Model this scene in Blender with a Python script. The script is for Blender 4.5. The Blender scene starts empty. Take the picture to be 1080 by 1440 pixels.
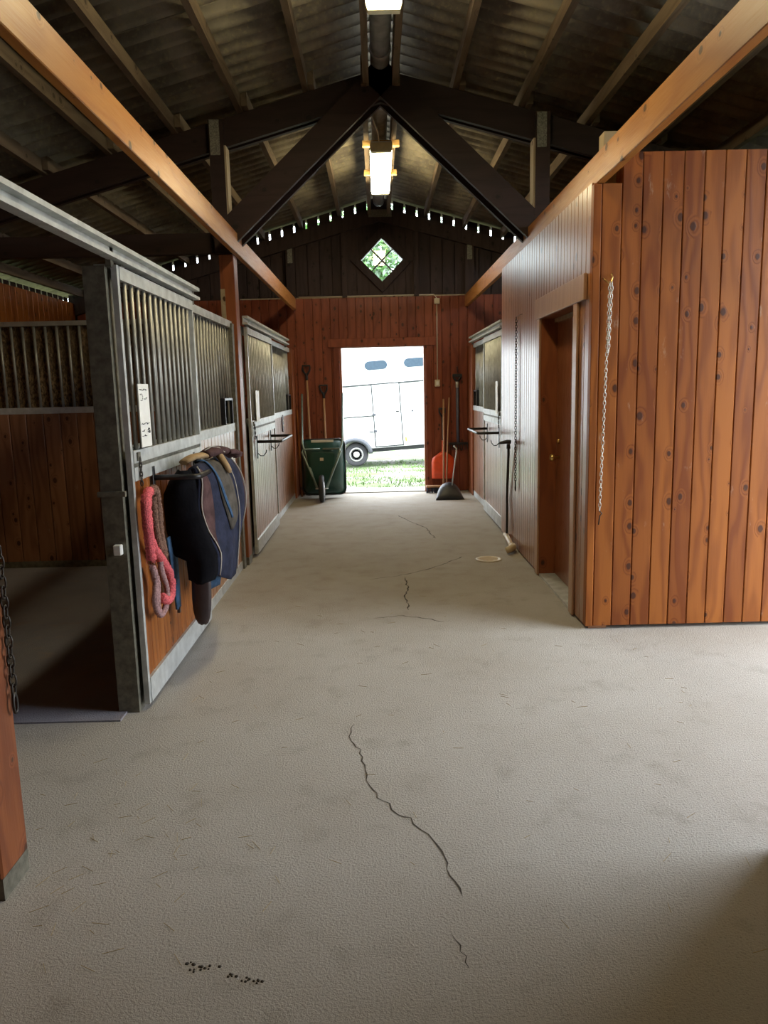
import bpy, math, random
from math import sin, cos, pi, radians, sqrt, atan2
from mathutils import Vector, Matrix, noise
random.seed(7)
SC = bpy.context.scene
COL = SC.collection

# ---------------------------------------------------------------- camera, sky, exposure
def setup_camera():
    yaw, pit, roll, H = radians(.33), radians(9.3), radians(1.33), 1.55
    F = Vector((sin(yaw)*cos(pit), cos(yaw)*cos(pit), -sin(pit)))
    R0 = Vector((cos(yaw), -sin(yaw), 0)); U0 = R0.cross(F)
    R = R0*cos(roll) - U0*sin(roll); U = R0*sin(roll) + U0*cos(roll)
    cd = bpy.data.cameras.new('camera'); co = bpy.data.objects.new('camera', cd); COL.objects.link(co)
    m = Matrix((R, U, -F)).transposed().to_4x4(); m.translation = Vector((0, 0, H))
    co.matrix_world = m
    cd.sensor_fit = 'VERTICAL'; cd.sensor_height = 36; cd.lens = 36*1058/1440
    cd.clip_start = .05; cd.clip_end = 300
    SC.camera = co
setup_camera()

SKY_STRENGTH = 9.0
LAMP_STRENGTH = 27.0
wd = bpy.data.worlds.new('sky'); SC.world = wd; wd.use_nodes = True
_n = wd.node_tree.nodes; _b = _n['Background']
_b.inputs[0].default_value = (.86, .93, 1.0, 1); _b.inputs[1].default_value = SKY_STRENGTH
SC.view_settings.view_transform = 'Standard'; SC.view_settings.look = 'None'
SC.view_settings.gamma = 1; SC.view_settings.use_curve_mapping = False
SC.view_settings.exposure = 0.45
SC.cycles.use_denoising = True
SC.cycles.max_bounces = 10; SC.cycles.diffuse_bounces = 6; SC.cycles.glossy_bounces = 4
SC.cycles.sample_clamp_indirect = 12
SC.cycles.caustics_reflective = False; SC.cycles.caustics_refractive = False

def portal(loc, rot, sx, sy):           # sampling aid at a real opening (gives no light itself)
    l = bpy.data.lights.new('daylight_portal', 'AREA'); l.shape = 'RECTANGLE'; l.size = sx; l.size_y = sy
    l.cycles.is_portal = True
    o = bpy.data.objects.new('daylight_portal', l); COL.objects.link(o); o.location = loc; o.rotation_euler = rot

# ---------------------------------------------------------------- mesh helpers
WORLD = {}                                # object -> world position of its origin
class MB:
    def __init__(s): s.v = []; s.f = []; s.sm = []
    def add(s, vs, fs, smooth=False):
        b = len(s.v); s.v += [tuple(v) for v in vs]
        for f in fs: s.f.append(tuple(i+b for i in f)); s.sm.append(smooth)
        return s
    def box(s, x0, x1, y0, y1, z0, z1, c=0):
        if c:                              # chamfered box
            vs = []; pts = []
            for sx, x in ((1, x0), (-1, x1)):
                for sy, y in ((1, y0), (-1, y1)):
                    for sz, z in ((1, z0), (-1, z1)):
                        pts += [(x, y+sy*c, z+sz*c), (x+sx*c, y, z+sz*c), (x+sx*c, y+sy*c, z)]
            return s.hull(pts)
        v = [(x0,y0,z0),(x1,y0,z0),(x1,y1,z0),(x0,y1,z0),(x0,y0,z1),(x1,y0,z1),(x1,y1,z1),(x0,y1,z1)]
        return s.add(v, [(0,3,2,1),(4,5,6,7),(0,1,5,4),(1,2,6,5),(2,3,7,6),(3,0,4,7)])
    def hull(s, pts):
        import bmesh
        bm = bmesh.new()
        for p in pts: bm.verts.new(p)
        r = bmesh.ops.convex_hull(bm, input=bm.verts)
        bmesh.ops.dissolve_limit(bm, angle_limit=.02, verts=bm.verts, edges=bm.edges)
        bm.verts.index_update()
        s.add([v.co[:] for v in bm.verts], [[v.index for v in f.verts] for f in bm.faces])
        bm.free(); return s
    def beam(s, a, b, w, h, up=(0,0,1)):   # square bar from a to b: w across, h along up
        a, b = Vector(a), Vector(b); d = (b-a).normalized(); up = Vector(up)
        r = d.cross(up).normalized(); u = r.cross(d)
        vs = []
        for p in (a, b):
            for i, j in ((-1,-1),(1,-1),(1,1),(-1,1)): vs.append(p + r*(w/2*i) + u*(h/2*j))
        return s.add(vs, [(3,2,1,0),(4,5,6,7),(0,1,5,4),(1,2,6,5),(2,3,7,6),(3,0,4,7)])
    def prism(s, poly, axis, a, b):        # polygon in the other two axes, from a to b along axis
        def P(p, t):
            return (t, p[0], p[1]) if axis == 'x' else (p[0], t, p[1]) if axis == 'y' else (p[0], p[1], t)
        n = len(poly); vs = [P(p, a) for p in poly] + [P(p, b) for p in poly]
        fs = [tuple(range(n)), tuple(range(2*n-1, n-1, -1))] + [(i, i+n, (i+1)%n+n, (i+1)%n) for i in range(n)]
        return s.add(vs, fs)
    def tube(s, path, r, n=8, closed=False, sq=1.0, cap=True, up=None):
        P = [Vector(p) for p in path]; m = len(P)
        R = r if isinstance(r, (list, tuple)) else [r]*m
        T = []
        for i in range(m):
            a = P[(i-1) % m] if closed or i else P[0]; b = P[(i+1) % m] if closed or i < m-1 else P[-1]
            T.append((b-a).normalized())
        u = Vector(up) if up else (Vector((0,0,1)) if abs(T[0].z) < .9 else Vector((0,1,0)))
        vs = []
        for i in range(m):
            u = (u - T[i]*u.dot(T[i])).normalized(); w = T[i].cross(u)
            for k in range(n):
                a = 2*pi*k/n; vs.append(P[i] + (w*cos(a) + u*(sin(a)*sq))*R[i])
        fs = [(i*n+k, i*n+(k+1)%n, ((i+1)%m)*n+(k+1)%n, ((i+1)%m)*n+k) for i in range(m if closed else m-1) for k in range(n)]
        s.add(vs, fs, True)
        if cap and not closed:
            b = len(s.v)-m*n
            s.f.append(tuple(b+k for k in reversed(range(n)))); s.f.append(tuple(b+(m-1)*n+k for k in range(n))); s.sm += [False]*2
        return s
    def lathe(s, prof, c, axis='z', n=20, smooth=True):   # prof: (radius, height)
        vs = []
        for r, h in prof:
            for k in range(n):
                a = 2*pi*k/n; x, y = r*cos(a), r*sin(a)
                p = {'z': (x,y,h), 'x': (h,x,y), 'y': (y,h,x)}[axis]
                vs.append((c[0]+p[0], c[1]+p[1], c[2]+p[2]))
        m = len(prof)
        fs = [(i*n+k, i*n+(k+1)%n, (i+1)*n+(k+1)%n, (i+1)*n+k) for i in range(m-1) for k in range(n)]
        fs += [tuple(reversed(range(n))), tuple((m-1)*n+k for k in range(n))]
        return s.add(vs, fs, smooth)
    def sheet(s, G, t):                    # G[i][j] grid of points, thickness t
        G = [[Vector(p) for p in r] for r in G]; m, n = len(G), len(G[0]); A = []; B = []
        for i in range(m):
            for j in range(n):
                du = G[min(i+1,m-1)][j]-G[max(i-1,0)][j]; dv = G[i][min(j+1,n-1)]-G[i][max(j-1,0)]
                nn = du.cross(dv); nn = nn.normalized() if nn.length > 1e-9 else Vector((0,0,1))
                A.append(G[i][j]+nn*t/2); B.append(G[i][j]-nn*t/2)
        q = m*n; fs = []
        for i in range(m-1):
            for j in range(n-1):
                a = i*n+j; fs.append((a, a+n, a+n+1, a+1)); fs.append((q+a, q+a+1, q+a+n+1, q+a+n))
        ring = [j for j in range(n)] + [i*n+n-1 for i in range(1,m)] + [(m-1)*n+j for j in range(n-2,-1,-1)] + [i*n for i in range(m-2,0,-1)]
        for k in range(len(ring)):
            a, b = ring[k], ring[(k+1)%len(ring)]; fs.append((a, b, q+b, q+a))
        return s.add(A+B, fs, True)
    def mesh(s, name, org=(0,0,0)):
        me = bpy.data.meshes.new(name); o = Vector(org)
        me.from_pydata([tuple(Vector(v)-o) for v in s.v], [], s.f)
        me.polygons.foreach_set('use_smooth', s.sm); me.update()
        import bmesh
        bm = bmesh.new(); bm.from_mesh(me); bmesh.ops.recalc_face_normals(bm, faces=bm.faces); bm.to_mesh(me); bm.free()
        return me
    def build(s, name, mat, parent=None, at=None):
        if parent is not None: org = WORLD[parent]
        elif at is not None: org = Vector(at)
        else:
            xs = [v[0] for v in s.v]; ys = [v[1] for v in s.v]; zs = [v[2] for v in s.v]
            org = Vector(((min(xs)+max(xs))/2, (min(ys)+max(ys))/2, min(zs)))
        me = s.mesh(name, org); me.materials.append(mat)
        o = bpy.data.objects.new(name, me); COL.objects.link(o)
        if parent is not None: o.parent = parent
        else: o.location = org
        WORLD[o] = Vector(org); return o

def thing(name, label, cat, loc, group=None):
    o = bpy.data.objects.new(name, None); COL.objects.link(o); o.location = loc; o.empty_display_size = .1
    WORLD[o] = Vector(loc); o['label'] = label; o['category'] = cat
    if group: o['group'] = group
    return o
def tag(o, label, cat, group=None):
    o['label'] = label; o['category'] = cat
    if group: o['group'] = group
    return o
def struct(o, label, cat='structure'):
    o['kind'] = 'structure'; o['label'] = label; o['category'] = cat; return o
def bx(*a, c=0): return MB().box(*a, c=c)

_pl = {}
def plank_mesh(w, h, t, mat):
    k = (round(w,4), round(h,4), t, mat.name)
    if k not in _pl:
        c = .005; a = w/2
        m = MB().prism([(-a, t), (-a, c), (-a+c, 0), (a-c, 0), (a, c), (a, t)], 'z', 0, h)
        me = m.mesh('plank'); me.materials.append(mat); _pl[k] = me
    return _pl[k]
ROT = {'-y': 0, '+x': pi/2, '-x': -pi/2}
def planks(parent, mat, face, plane, a0, a1, pitch, z0, z1, t=.02, gap=.0025, jitter=.0025):
    """a row of vertical boards standing side by side from a0 to a1 along the wall"""
    n = max(1, round((a1-a0)/pitch)); p = (a1-a0)/n; org = WORLD[parent]
    for i in range(n):
        o = bpy.data.objects.new('plank', plank_mesh(p-gap, z1-z0, t, mat)); COL.objects.link(o); o.parent = parent
        d = random.uniform(0, jitter); a = a0+(i+.5)*p
        w = {'-y': (a, plane-d, z0), '+x': (plane+d, a, z0), '-x': (plane-d, a, z0)}[face]
        o.location = Vector(w)-org; o.rotation_euler = (0, 0, ROT[face])

# ---------------------------------------------------------------- materials
MATS = {}
class NT:
    def __init__(s, name):
        s.m = bpy.data.materials.new(name); s.m.use_nodes = True; s.t = s.m.node_tree; s.N = s.t.nodes; s.b = s.N['Principled BSDF']
        MATS[name] = s.m
    def n(s, kind, **kw):
        x = s.N.new(kind)
        for k, v in kw.items(): setattr(x, k, v)
        return x
    def l(s, a, b): s.t.links.new(a, b)
    def val(s, sock, v):
        if hasattr(v, 'is_output') or isinstance(v, bpy.types.NodeSocket): s.l(v, sock)
        else: sock.default_value = v
    def math(s, op, a, b=0.0, c=None):
        x = s.n('ShaderNodeMath', operation=op); s.val(x.inputs[0], a); s.val(x.inputs[1], b)
        if c is not None: s.val(x.inputs[2], c)
        return x.outputs[0]
    def mix(s, f, a, b):
        x = s.n('ShaderNodeMix', data_type='RGBA'); s.val(x.inputs[0], f); s.val(x.inputs[6], a); s.val(x.inputs[7], b); return x.outputs[2]
    def mapr(s, v, a, b, c=0.0, d=1.0, smooth=True):
        x = s.n('ShaderNodeMapRange', interpolation_type='SMOOTHSTEP' if smooth else 'LINEAR')
        s.val(x.inputs[0], v); s.val(x.inputs[1], a); s.val(x.inputs[2], b); s.val(x.inputs[3], c); s.val(x.inputs[4], d); return x.outputs[0]
    def noise(s, vec, scale, detail=3, rough=.55):
        x = s.n('ShaderNodeTexNoise'); s.l(vec, x.inputs['Vector']); s.val(x.inputs['Scale'], scale); x.inputs['Detail'].default_value = detail; x.inputs['Roughness'].default_value = rough
        return x.outputs[0]
    def bump(s, h, strength, dist):
        x = s.n('ShaderNodeBump'); x.inputs['Strength'].default_value = strength; x.inputs['Distance'].default_value = dist
        s.l(h, x.inputs['Height']); s.l(x.outputs[0], s.b.inputs['Normal'])
    def obj(s):                             # object coordinates shifted by each object's own random number
        c = s.n('ShaderNodeTexCoord'); r = s.n('ShaderNodeObjectInfo')
        v = s.n('ShaderNodeVectorMath', operation='ADD'); s.l(c.outputs['Object'], v.inputs[0])
        w = s.n('ShaderNodeCombineXYZ')
        for k, q in enumerate((37.3, 11.7, 53.1)): s.l(s.math('MULTIPLY', r.outputs['Random'], q), w.inputs[k])
        s.l(w.outputs[0], v.inputs[1]); return v.outputs[0], r.outputs['Random']
def c4(c): return (c[0], c[1], c[2], 1)

def simple(name, col, rough=.5, metal=0.0, var=.15, scale=20, bump=0.0, spec=.5, bs=None):
    t = NT(name); v, r = t.obj()
    n = t.noise(v, scale, 4)
    f = t.mapr(n, .3, .7, 1-var, 1+var, False)
    x = t.n('ShaderNodeMix', data_type='RGBA', blend_type='MULTIPLY'); x.inputs[0].default_value = 1
    x.inputs[6].default_value = c4(col); t.l(f, x.inputs[7]); t.l(x.outputs[2], t.b.inputs['Base Color'])
    t.b.inputs['Roughness'].default_value = rough; t.b.inputs['Metallic'].default_value = metal; t.b.inputs['Specular IOR Level'].default_value = spec
    if bump: t.bump(t.noise(v, bs or scale*4, 4), .6, bump)
    return t.m

def wood(name, light, dark, knotcol=(.05,.018,.008), rough=.35, along='z', knots=.55, vary=.3, spec=.5, worn=0.0, coat=0.0):
    t = NT(name); v, rnd = t.obj()
    sp = t.n('ShaderNodeSeparateXYZ'); t.l(v, sp.inputs[0])
    ax = {'x': 0, 'y': 1, 'z': 2}; o = [i for i in range(3) if i != ax[along]]
    u = t.math('ADD', sp.outputs[o[0]], t.math('MULTIPLY', sp.outputs[o[1]], .83)); w = sp.outputs[ax[along]]
    def vec(a, b, c=0.0):
        x = t.n('ShaderNodeCombineXYZ'); t.val(x.inputs[0], a); t.val(x.inputs[1], b); t.val(x.inputs[2], c); return x.outputs[0]
    kv = vec(t.math('MULTIPLY', u, 8.0), t.math('MULTIPLY', w, 5.6))
    vo = t.n('ShaderNodeTexVoronoi', voronoi_dimensions='2D'); t.l(kv, vo.inputs['Vector']); vo.inputs['Scale'].default_value = 1
    vo.inputs['Randomness'].default_value = .9
    cs = t.n('ShaderNodeSeparateColor'); t.l(vo.outputs['Color'], cs.inputs[0])
    size = t.math('MULTIPLY', t.math('MAXIMUM', t.math('SUBTRACT', cs.outputs[0], 1-knots), 0.0), .165/max(knots,.05))
    dist = t.math('ADD', vo.outputs['Distance'], t.math('MULTIPLY', t.math('SUBTRACT', t.noise(vec(t.math('MULTIPLY', u, 60.0), t.math('MULTIPLY', w, 60.0)), 1, 2), .5), .05))
    has = t.math('GREATER_THAN', size, .012)
    knot = t.math('MULTIPLY', t.mapr(dist, t.math('MULTIPLY', size, .7), t.math('ADD', size, .015), 1.0, 0.0), has)
    halo = t.math('MULTIPLY', t.mapr(dist, size, t.math('ADD', t.math('MULTIPLY', size, 2.2), .08), 1.0, 0.0), has)
    wav = t.noise(vec(t.math('MULTIPLY', u, 5.0), t.math('MULTIPLY', w, .9)), 1, 2)
    g1 = t.math('ADD', t.math('MULTIPLY', u, 55.0), t.math('ADD', t.math('MULTIPLY', wav, 26.0), t.math('MULTIPLY', halo, 9.0)))
    rings = t.math('MULTIPLY_ADD', t.math('SINE', g1), .5, .5)
    fib = t.noise(vec(t.math('MULTIPLY', u, 210.0), t.math('MULTIPLY', w, 5.0)), 1, 3)
    grain = t.math('ADD', t.math('MULTIPLY', t.math('POWER', rings, 2.0), .75), t.math('MULTIPLY', fib, .6))
    big = t.noise(vec(t.math('MULTIPLY', u, 2.0), t.math('MULTIPLY', w, .8), t.math('MULTIPLY', rnd, 9.0)), 1, 2)
    f = t.math('ADD', t.math('MULTIPLY', grain, .7), t.mapr(big, .3, .75, -.15, .35, False))
    f = t.math('ADD', f, t.math('MULTIPLY', t.math('SUBTRACT', rnd, .5), vary*2))
    cl = t.n('ShaderNodeClamp'); t.l(f, cl.inputs[0])
    c = t.mix(cl.outputs[0], c4(light), c4(dark))
    c = t.mix(t.math('MULTIPLY', halo, .3), c, c4(dark))
    c = t.mix(t.math('MULTIPLY', knot, .92), c, c4(knotcol))
    if worn:
        wn = t.noise(vec(t.math('MULTIPLY', u, 9.0), t.math('MULTIPLY', w, 3.0), 3.0), 1, 5, .7)
        c = t.mix(t.mapr(wn, .62, .72, 0.0, worn), c, (.45,.36,.27,1))
    t.l(c, t.b.inputs['Base Color'])
    t.l(t.mapr(fib, .3, .7, rough-.06, rough+.1, False), t.b.inputs['Roughness'])
    t.b.inputs['Specular IOR Level'].default_value = spec
    if coat: t.b.inputs['Coat Weight'].default_value = coat; t.b.inputs['Coat Roughness'].default_value = .33
    t.bump(t.math('ADD', t.math('MULTIPLY', grain, .5), t.math('MULTIPLY', knot, .6)), .35, .0025)
    return t.m

M_PLANK = wood('red pine boards', (.30,.098,.018), (.155,.040,.008), knotcol=(.045,.015,.008), rough=.42, knots=.45, worn=.35, spec=.25)
M_FAR = wood('dark red pine boards', (.26,.07,.032), (.15,.034,.017), rough=.42, knots=.75, spec=.35)
M_SIDE = wood('glossy red pine boards', (.36,.16,.06), (.25,.095,.035), rough=.30, knots=.35, vary=.2, spec=.6, coat=1.0)
M_GABLE = wood('dark stained gable boards', (.050,.031,.026), (.026,.016,.014), knotcol=(.012,.008,.006), rough=.7, spec=.25)
M_POST = wood('red stained timber', (.29,.088,.025), (.17,.044,.014), rough=.42, knots=.35, vary=.1, worn=.15)
M_BEAM = wood('amber varnished timber', (.43,.195,.050), (.32,.115,.026), rough=.38, along='y', knots=.35, vary=.12)
M_TRUSS = wood('dark brown truss timber', (.036,.018,.013), (.021,.011,.008), knotcol=(.012,.007,.005), rough=.55, along='x', knots=.3, spec=.3)
M_PURLIN = wood('weathered purlin timber', (.17,.125,.08), (.095,.067,.043), knotcol=(.05,.035,.022), rough=.75, along='y', knots=.4, spec=.2)
M_NEW = wood('raw yellow batten', (.55,.36,.13), (.45,.27,.09), rough=.6, along='x', knots=.2)
M_PALE = wood('pale sawn batten', (.38,.30,.19), (.28,.21,.13), rough=.7, knots=.3, spec=.2)
M_CASING = wood('pale worn casing boards', (.46,.27,.15), (.36,.18,.09), rough=.4, knots=.2, vary=.1, worn=.3, coat=.6)
M_DOOR = wood('smooth red door veneer', (.27,.095,.036), (.20,.06,.022), rough=.3, knots=.0, vary=.02, coat=.5)
M_STALLP = wood('worn stall partition boards', (.31,.145,.075), (.17,.070,.034), rough=.5, knots=.5, worn=.2, spec=.3)
M_HANDLE = wood('light tool handle wood', (.50,.30,.17), (.40,.22,.12), rough=.5, knots=.0)
M_BARK = simple('rough bark', (.08,.055,.04), .9, var=.4, bump=.02)
M_GALV = simple('galvanised steel', (.50,.52,.51), .42, .3, .22, 14, .0006)
M_GALVD = simple('dull weathered galvanised steel', (.155,.145,.11), .6, .35, .35, 30, .0012)
M_BAR = simple('grey steel bars', (.34,.335,.30), .45, .5, .2, 12)
M_BLACK = simple('black painted steel', (.012,.012,.014), .35, .0, .2)
M_CHAIN = simple('bright steel chain', (.55,.52,.46), .35, .9)
M_CHAIND = simple('dark steel chain', (.06,.055,.05), .45, .8)
M_ZINC = simple('perforated nail plate', (.20,.19,.15), .6, .4, .5, 90)
M_WHITE = simple('white board', (.78,.78,.74), .4, 0, .04)
M_INK = simple('dark marker ink', (.09,.09,.10), .6)
M_GREY = simple('pale grey ridge cement', (.45,.44,.42), .85, 0, .3, 8, .004)
M_RUBBER = simple('black rubber', (.018,.018,.019), .6, 0, .2, 30, .001)
M_TUB = simple('dark green plastic', (.010,.055,.040), .35, 0, .15, 6)
M_GREENF = simple('grey green steel tube', (.20,.27,.24), .4, .4)
M_ORANGE = simple('orange red plastic', (.75,.085,.02), .4, 0, .1)
M_BRISTLE = simple('blue black bristles', (.02,.028,.05), .7, 0, .4, 200)
M_PLASTICB = simple('black plastic', (.015,.015,.017), .45, 0, .15)
M_TOOLG = simple('grey blue painted handle', (.10,.11,.16), .45)
M_IVORY = simple('ivory plastic', (.62,.55,.42), .45, 0, .06)
M_BEIGE = simple('beige plastic pipe', (.58,.48,.31), .5, 0, .12, 12)
M_BRASS = simple('brass', (.75,.52,.18), .28, .95)
M_NAVY = simple('navy quilted cloth', (.022,.026,.05), .85, 0, .4, 14, .006, .2, 45)
M_LINING = simple('black lining cloth', (.006,.006,.008), .95, 0, .3, 12, .004, .1)
M_DENIM = simple('faded blue webbing', (.045,.095,.18), .85, 0, .3, 30, .002, .2)
M_SUEDE = simple('purple brown suede', (.085,.048,.048), .9, 0, .35, 18, .003, .15)
M_OLIVE = simple('grey brown suede patch', (.085,.075,.064), .9, 0, .4, 14, .003, .15)
M_TAN = simple('tan leather', (.36,.24,.12), .75, 0, .25, 24, .002)
M_PIPING = simple('pale piping cord', (.42,.38,.33), .8)
M_PINK = simple('pink fleece', (.66,.135,.15), .95, 0, .35, 110, .012, .1, 140)
M_FLEECE = simple('brown fleece', (.20,.115,.085), .95, 0, .5, 110, .012, .1, 140)
M_MAUVE = simple('mauve rope', (.36,.22,.22), .9, 0, .45, 90, .008, .1, 140)
M_LEATH = simple('dark brown leather', (.030,.018,.018), .5, 0, .2, 12, .002)
M_TARP = simple('blue plastic sheet', (.05,.13,.22), .5)
M_TRWHITE = simple('white trailer panel', (.80,.80,.80), .35, 0, .02, 2)
M_TRSEAM = simple('grey seam strip', (.03,.035,.035), .5)
M_TYRE = simple('weathered tyre', (.05,.05,.055), .8)
M_RIM = simple('silver wheel rim', (.6,.6,.6), .35, .6)
M_FENDER = simple('grey plastic fender', (.055,.06,.07), .5)
M_TINT = simple('tinted trailer window', (.05,.075,.10), .12, 0, .1)
M_STRAW = simple('dry straw', (.42,.33,.17), .8, 0, .3)
M_CRACK = simple('dirt filled crack', (.055,.045,.036), .95)

def mat_concrete(name, a, b, dirt, rough=.8, sc=1.0, dust_shade=False):
    t = NT(name); c = t.n('ShaderNodeTexCoord'); v = c.outputs['Object']
    n1 = t.noise(v, .7, 4); n2 = t.noise(v, 5, 5, .6); n3 = t.noise(v, 115*sc, 4, .65); n4 = t.noise(v, 380*sc, 2)
    col = t.mix(t.mapr(n1, .35, .65), c4(a), c4(b))
    col = t.mix(t.mapr(n2, .52, .75, 0.0, .55), col, c4(dirt))
    if dust_shade:                                # brown aisle dust, also painting in the shade past the tack room corner
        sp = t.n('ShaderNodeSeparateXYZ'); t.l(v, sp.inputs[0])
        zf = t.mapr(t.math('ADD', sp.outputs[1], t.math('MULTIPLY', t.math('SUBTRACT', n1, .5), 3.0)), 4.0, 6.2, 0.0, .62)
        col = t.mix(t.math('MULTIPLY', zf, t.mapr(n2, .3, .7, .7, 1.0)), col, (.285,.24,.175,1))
    pit = t.mapr(n3, .30, .45, .38, 0.0)
    col = t.mix(pit, col, c4([x*.35 for x in dirt]))
    col = t.mix(t.mapr(n4, .55, .75, 0.0, .3), col, c4([min(1, x*1.35) for x in a]))
    t.l(col, t.b.inputs['Base Color']); t.b.inputs['Roughness'].default_value = rough; t.b.inputs['Specular IOR Level'].default_value = .3
    t.bump(t.math('ADD', t.math('MULTIPLY', n3, 1.0), t.math('MULTIPLY', n4, .35)), .8, .009)
    return t.m
M_CONC = mat_concrete('rough beige concrete', (.47,.452,.42), (.42,.395,.355), (.31,.285,.245), dust_shade=True)
M_MAT = mat_concrete('dark worn stall floor', (.35,.34,.38), (.23,.233,.29), (.37,.285,.24), .75)

def mat_roof():
    t = NT('mossy fibre cement'); v, r = t.obj()
    n1 = t.noise(v, 2.2, 5, .65); n2 = t.noise(v, 30, 4)
    c = t.mix(t.mapr(n1, .38, .62), (.215,.19,.14,1), (.12,.105,.082,1))
    c = t.mix(t.mapr(n2, .5, .75, 0.0, .6), c, (.26,.22,.125,1))
    t.l(c, t.b.inputs['Base Color']); t.b.inputs['Roughness'].default_value = .85; t.b.inputs['Specular IOR Level'].default_value = .2
    t.bump(n2, .5, .006); return t.m
M_ROOF = mat_roof()
def mat_hay():
    t = NT('rough hay coloured board'); v, r = t.obj()
    m = t.n('ShaderNodeMapping'); m.inputs['Scale'].default_value = (22, 22, 9); t.l(v, m.inputs[0])
    n1 = t.noise(m.outputs[0], 3, 5, .75); n2 = t.noise(v, 3, 2)
    c = t.mix(t.mapr(n1, .38, .66), (.06,.035,.018,1), (.42,.27,.13,1))
    c = t.mix(t.mapr(n2, .4, .65, 0.0, .6), c, (.08,.055,.03,1))
    t.l(c, t.b.inputs['Base Color']); t.b.inputs['Roughness'].default_value = .9; t.bump(n1, 1, .02); return t.m
M_HAY = mat_hay()
def mat_lawn():
    t = NT('patchy grass and gravel'); c = t.n('ShaderNodeTexCoord'); v = c.outputs['Object']
    n1 = t.noise(v, 1.3, 5, .6); n2 = t.noise(v, 14, 4)
    a = t.mix(t.mapr(n2, .35, .65), (.06,.105,.022,1), (.095,.14,.042,1))
    b = t.mix(t.mapr(n2, .35, .65), (.13,.12,.095,1), (.19,.175,.15,1))
    t.l(t.mix(t.mapr(n1, .46, .56), a, b), t.b.inputs['Base Color']); t.b.inputs['Roughness'].default_value = .9
    t.bump(n2, .6, .02); return t.m
M_LAWN = mat_lawn()
M_GRASS = simple('grass blade', (.085,.17,.028), .7, 0, .35, 3)
M_LEAF = simple('pale green leaf', (.10,.22,.055), .6, 0, .4, 1.5)
M_LEAFB = simple('grey green leaf', (.20,.26,.19), .6, 0, .35, 1.5)
def mat_glass():
    t = NT('window glass'); N = t.N; out = N['Material Output']
    tr = t.n('ShaderNodeBsdfTransparent'); gl = t.n('ShaderNodeBsdfGlossy'); gl.inputs['Roughness'].default_value = .02
    fr = t.n('ShaderNodeFresnel'); fr.inputs[0].default_value = 1.5; mx = t.n('ShaderNodeMixShader')
    tr.inputs[0].default_value = (.93,.97,.95,1)
    t.l(fr.outputs[0], mx.inputs[0]); t.l(tr.outputs[0], mx.inputs[1]); t.l(gl.outputs[0], mx.inputs[2]); t.l(mx.outputs[0], out.inputs[0]); return t.m
M_GLASS = mat_glass()
def mat_emit(name, col, s):
    t = NT(name); t.b.inputs['Base Color'].default_value = c4((.8,.78,.7)); t.b.inputs['Roughness'].default_value = .4
    t.b.inputs['Emission Color'].default_value = c4(col); t.b.inputs['Emission Strength'].default_value = s; return t.m
M_LAMP = mat_emit('lit opal diffuser', (1, .84, .50), LAMP_STRENGTH)
M_OPALEND = simple('yellowed opal end cap', (.75,.68,.42), .4, 0, .1)

# ---------------------------------------------------------------- dimensions (metres)
CX, Z0, SL = .09, 4.29, .275              # roof ridge position, height, slope
XW, XE = -4.35, 3.50                      # outer walls; the unseen right one is set nearer for more side light
YB, YF = -3.0, 11.3                       # near and far walls
PT = 2.87                                 # top of the panelling
def rz(x): return Z0 - SL*abs(x-CX)
DX0, DX1, DZ = -.51, .70, 2.155           # far doorway
RX = 1.30                                 # aisle face of the tack room
RY0, RY1 = 4.62, 7.92

# ---------------------------------------------------------------- floor and ground
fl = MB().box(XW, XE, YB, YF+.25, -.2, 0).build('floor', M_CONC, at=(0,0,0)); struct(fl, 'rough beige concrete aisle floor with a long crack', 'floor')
def ribbon(pts, w):
    m = MB(); P = [Vector((x, y, 0)) for x, y in pts]; Q = []
    for a, b in zip(P, P[1:]):             # jagged in-between points
        n = max(2, int((b-a).length/.03)); d = (b-a); nr = Vector((-d.y, d.x, 0)).normalized()
        for k in range(n): Q.append(a+d*k/n+nr*random.uniform(-.011, .011)*(1 if k else 0))
    Q.append(P[-1]); A = []; B = []
    for i, p in enumerate(Q):
        d = Q[min(i+1, len(Q)-1)]-Q[max(i-1, 0)]; nr = Vector((-d.y, d.x, 0)).normalized()
        e = w*random.uniform(.35, 1.2)*(.25 if i in (0, len(Q)-1) else 1)
        A.append(p+nr*e/2+Vector((0,0,.0012))); B.append(p-nr*e/2+Vector((0,0,.0012)))
    n = len(Q); m.add(A+B, [(i, i+1, n+i+1, n+i) for i in range(n-1)]); return m
for pts, w in (([(-.144,3.328),(-.155,3.24),(-.152,3.155),(-.106,3.072),(-.088,2.933),(-.078,2.85),(-.066,2.766),(-.037,2.675),(.011,2.633),(.041,2.554),(.087,2.533),(.115,2.46),(.16,2.386),(.189,2.296),(.211,2.166),(.226,2.098)], .006),
               ([(.175,1.94),(.198,1.889),(.21,1.848),(.212,1.804)], .005), ([(-.095,6.035),(.142,6.131),(.393,6.331),(.529,6.476),(.753,6.794)], .011),
               ([(.2,6.077),(.203,5.716),(.175,5.436),(.19,5.142)], .011), ([(-.061,4.962),(.11,5.013),(.302,4.932),(.415,4.844)], .010),
               ([(.228,9.167),(.379,8.645),(.507,8.309),(.571,7.689)], .013)):
    ribbon(pts, w).build('crack', M_CRACK, fl)
sf = MB().box(-4.3, -1.27, 3.42, 6.74, 0, .008).build('trim_1', M_MAT); struct(sf, 'dark worn floor covering inside the left stall', 'stall floor')

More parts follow.
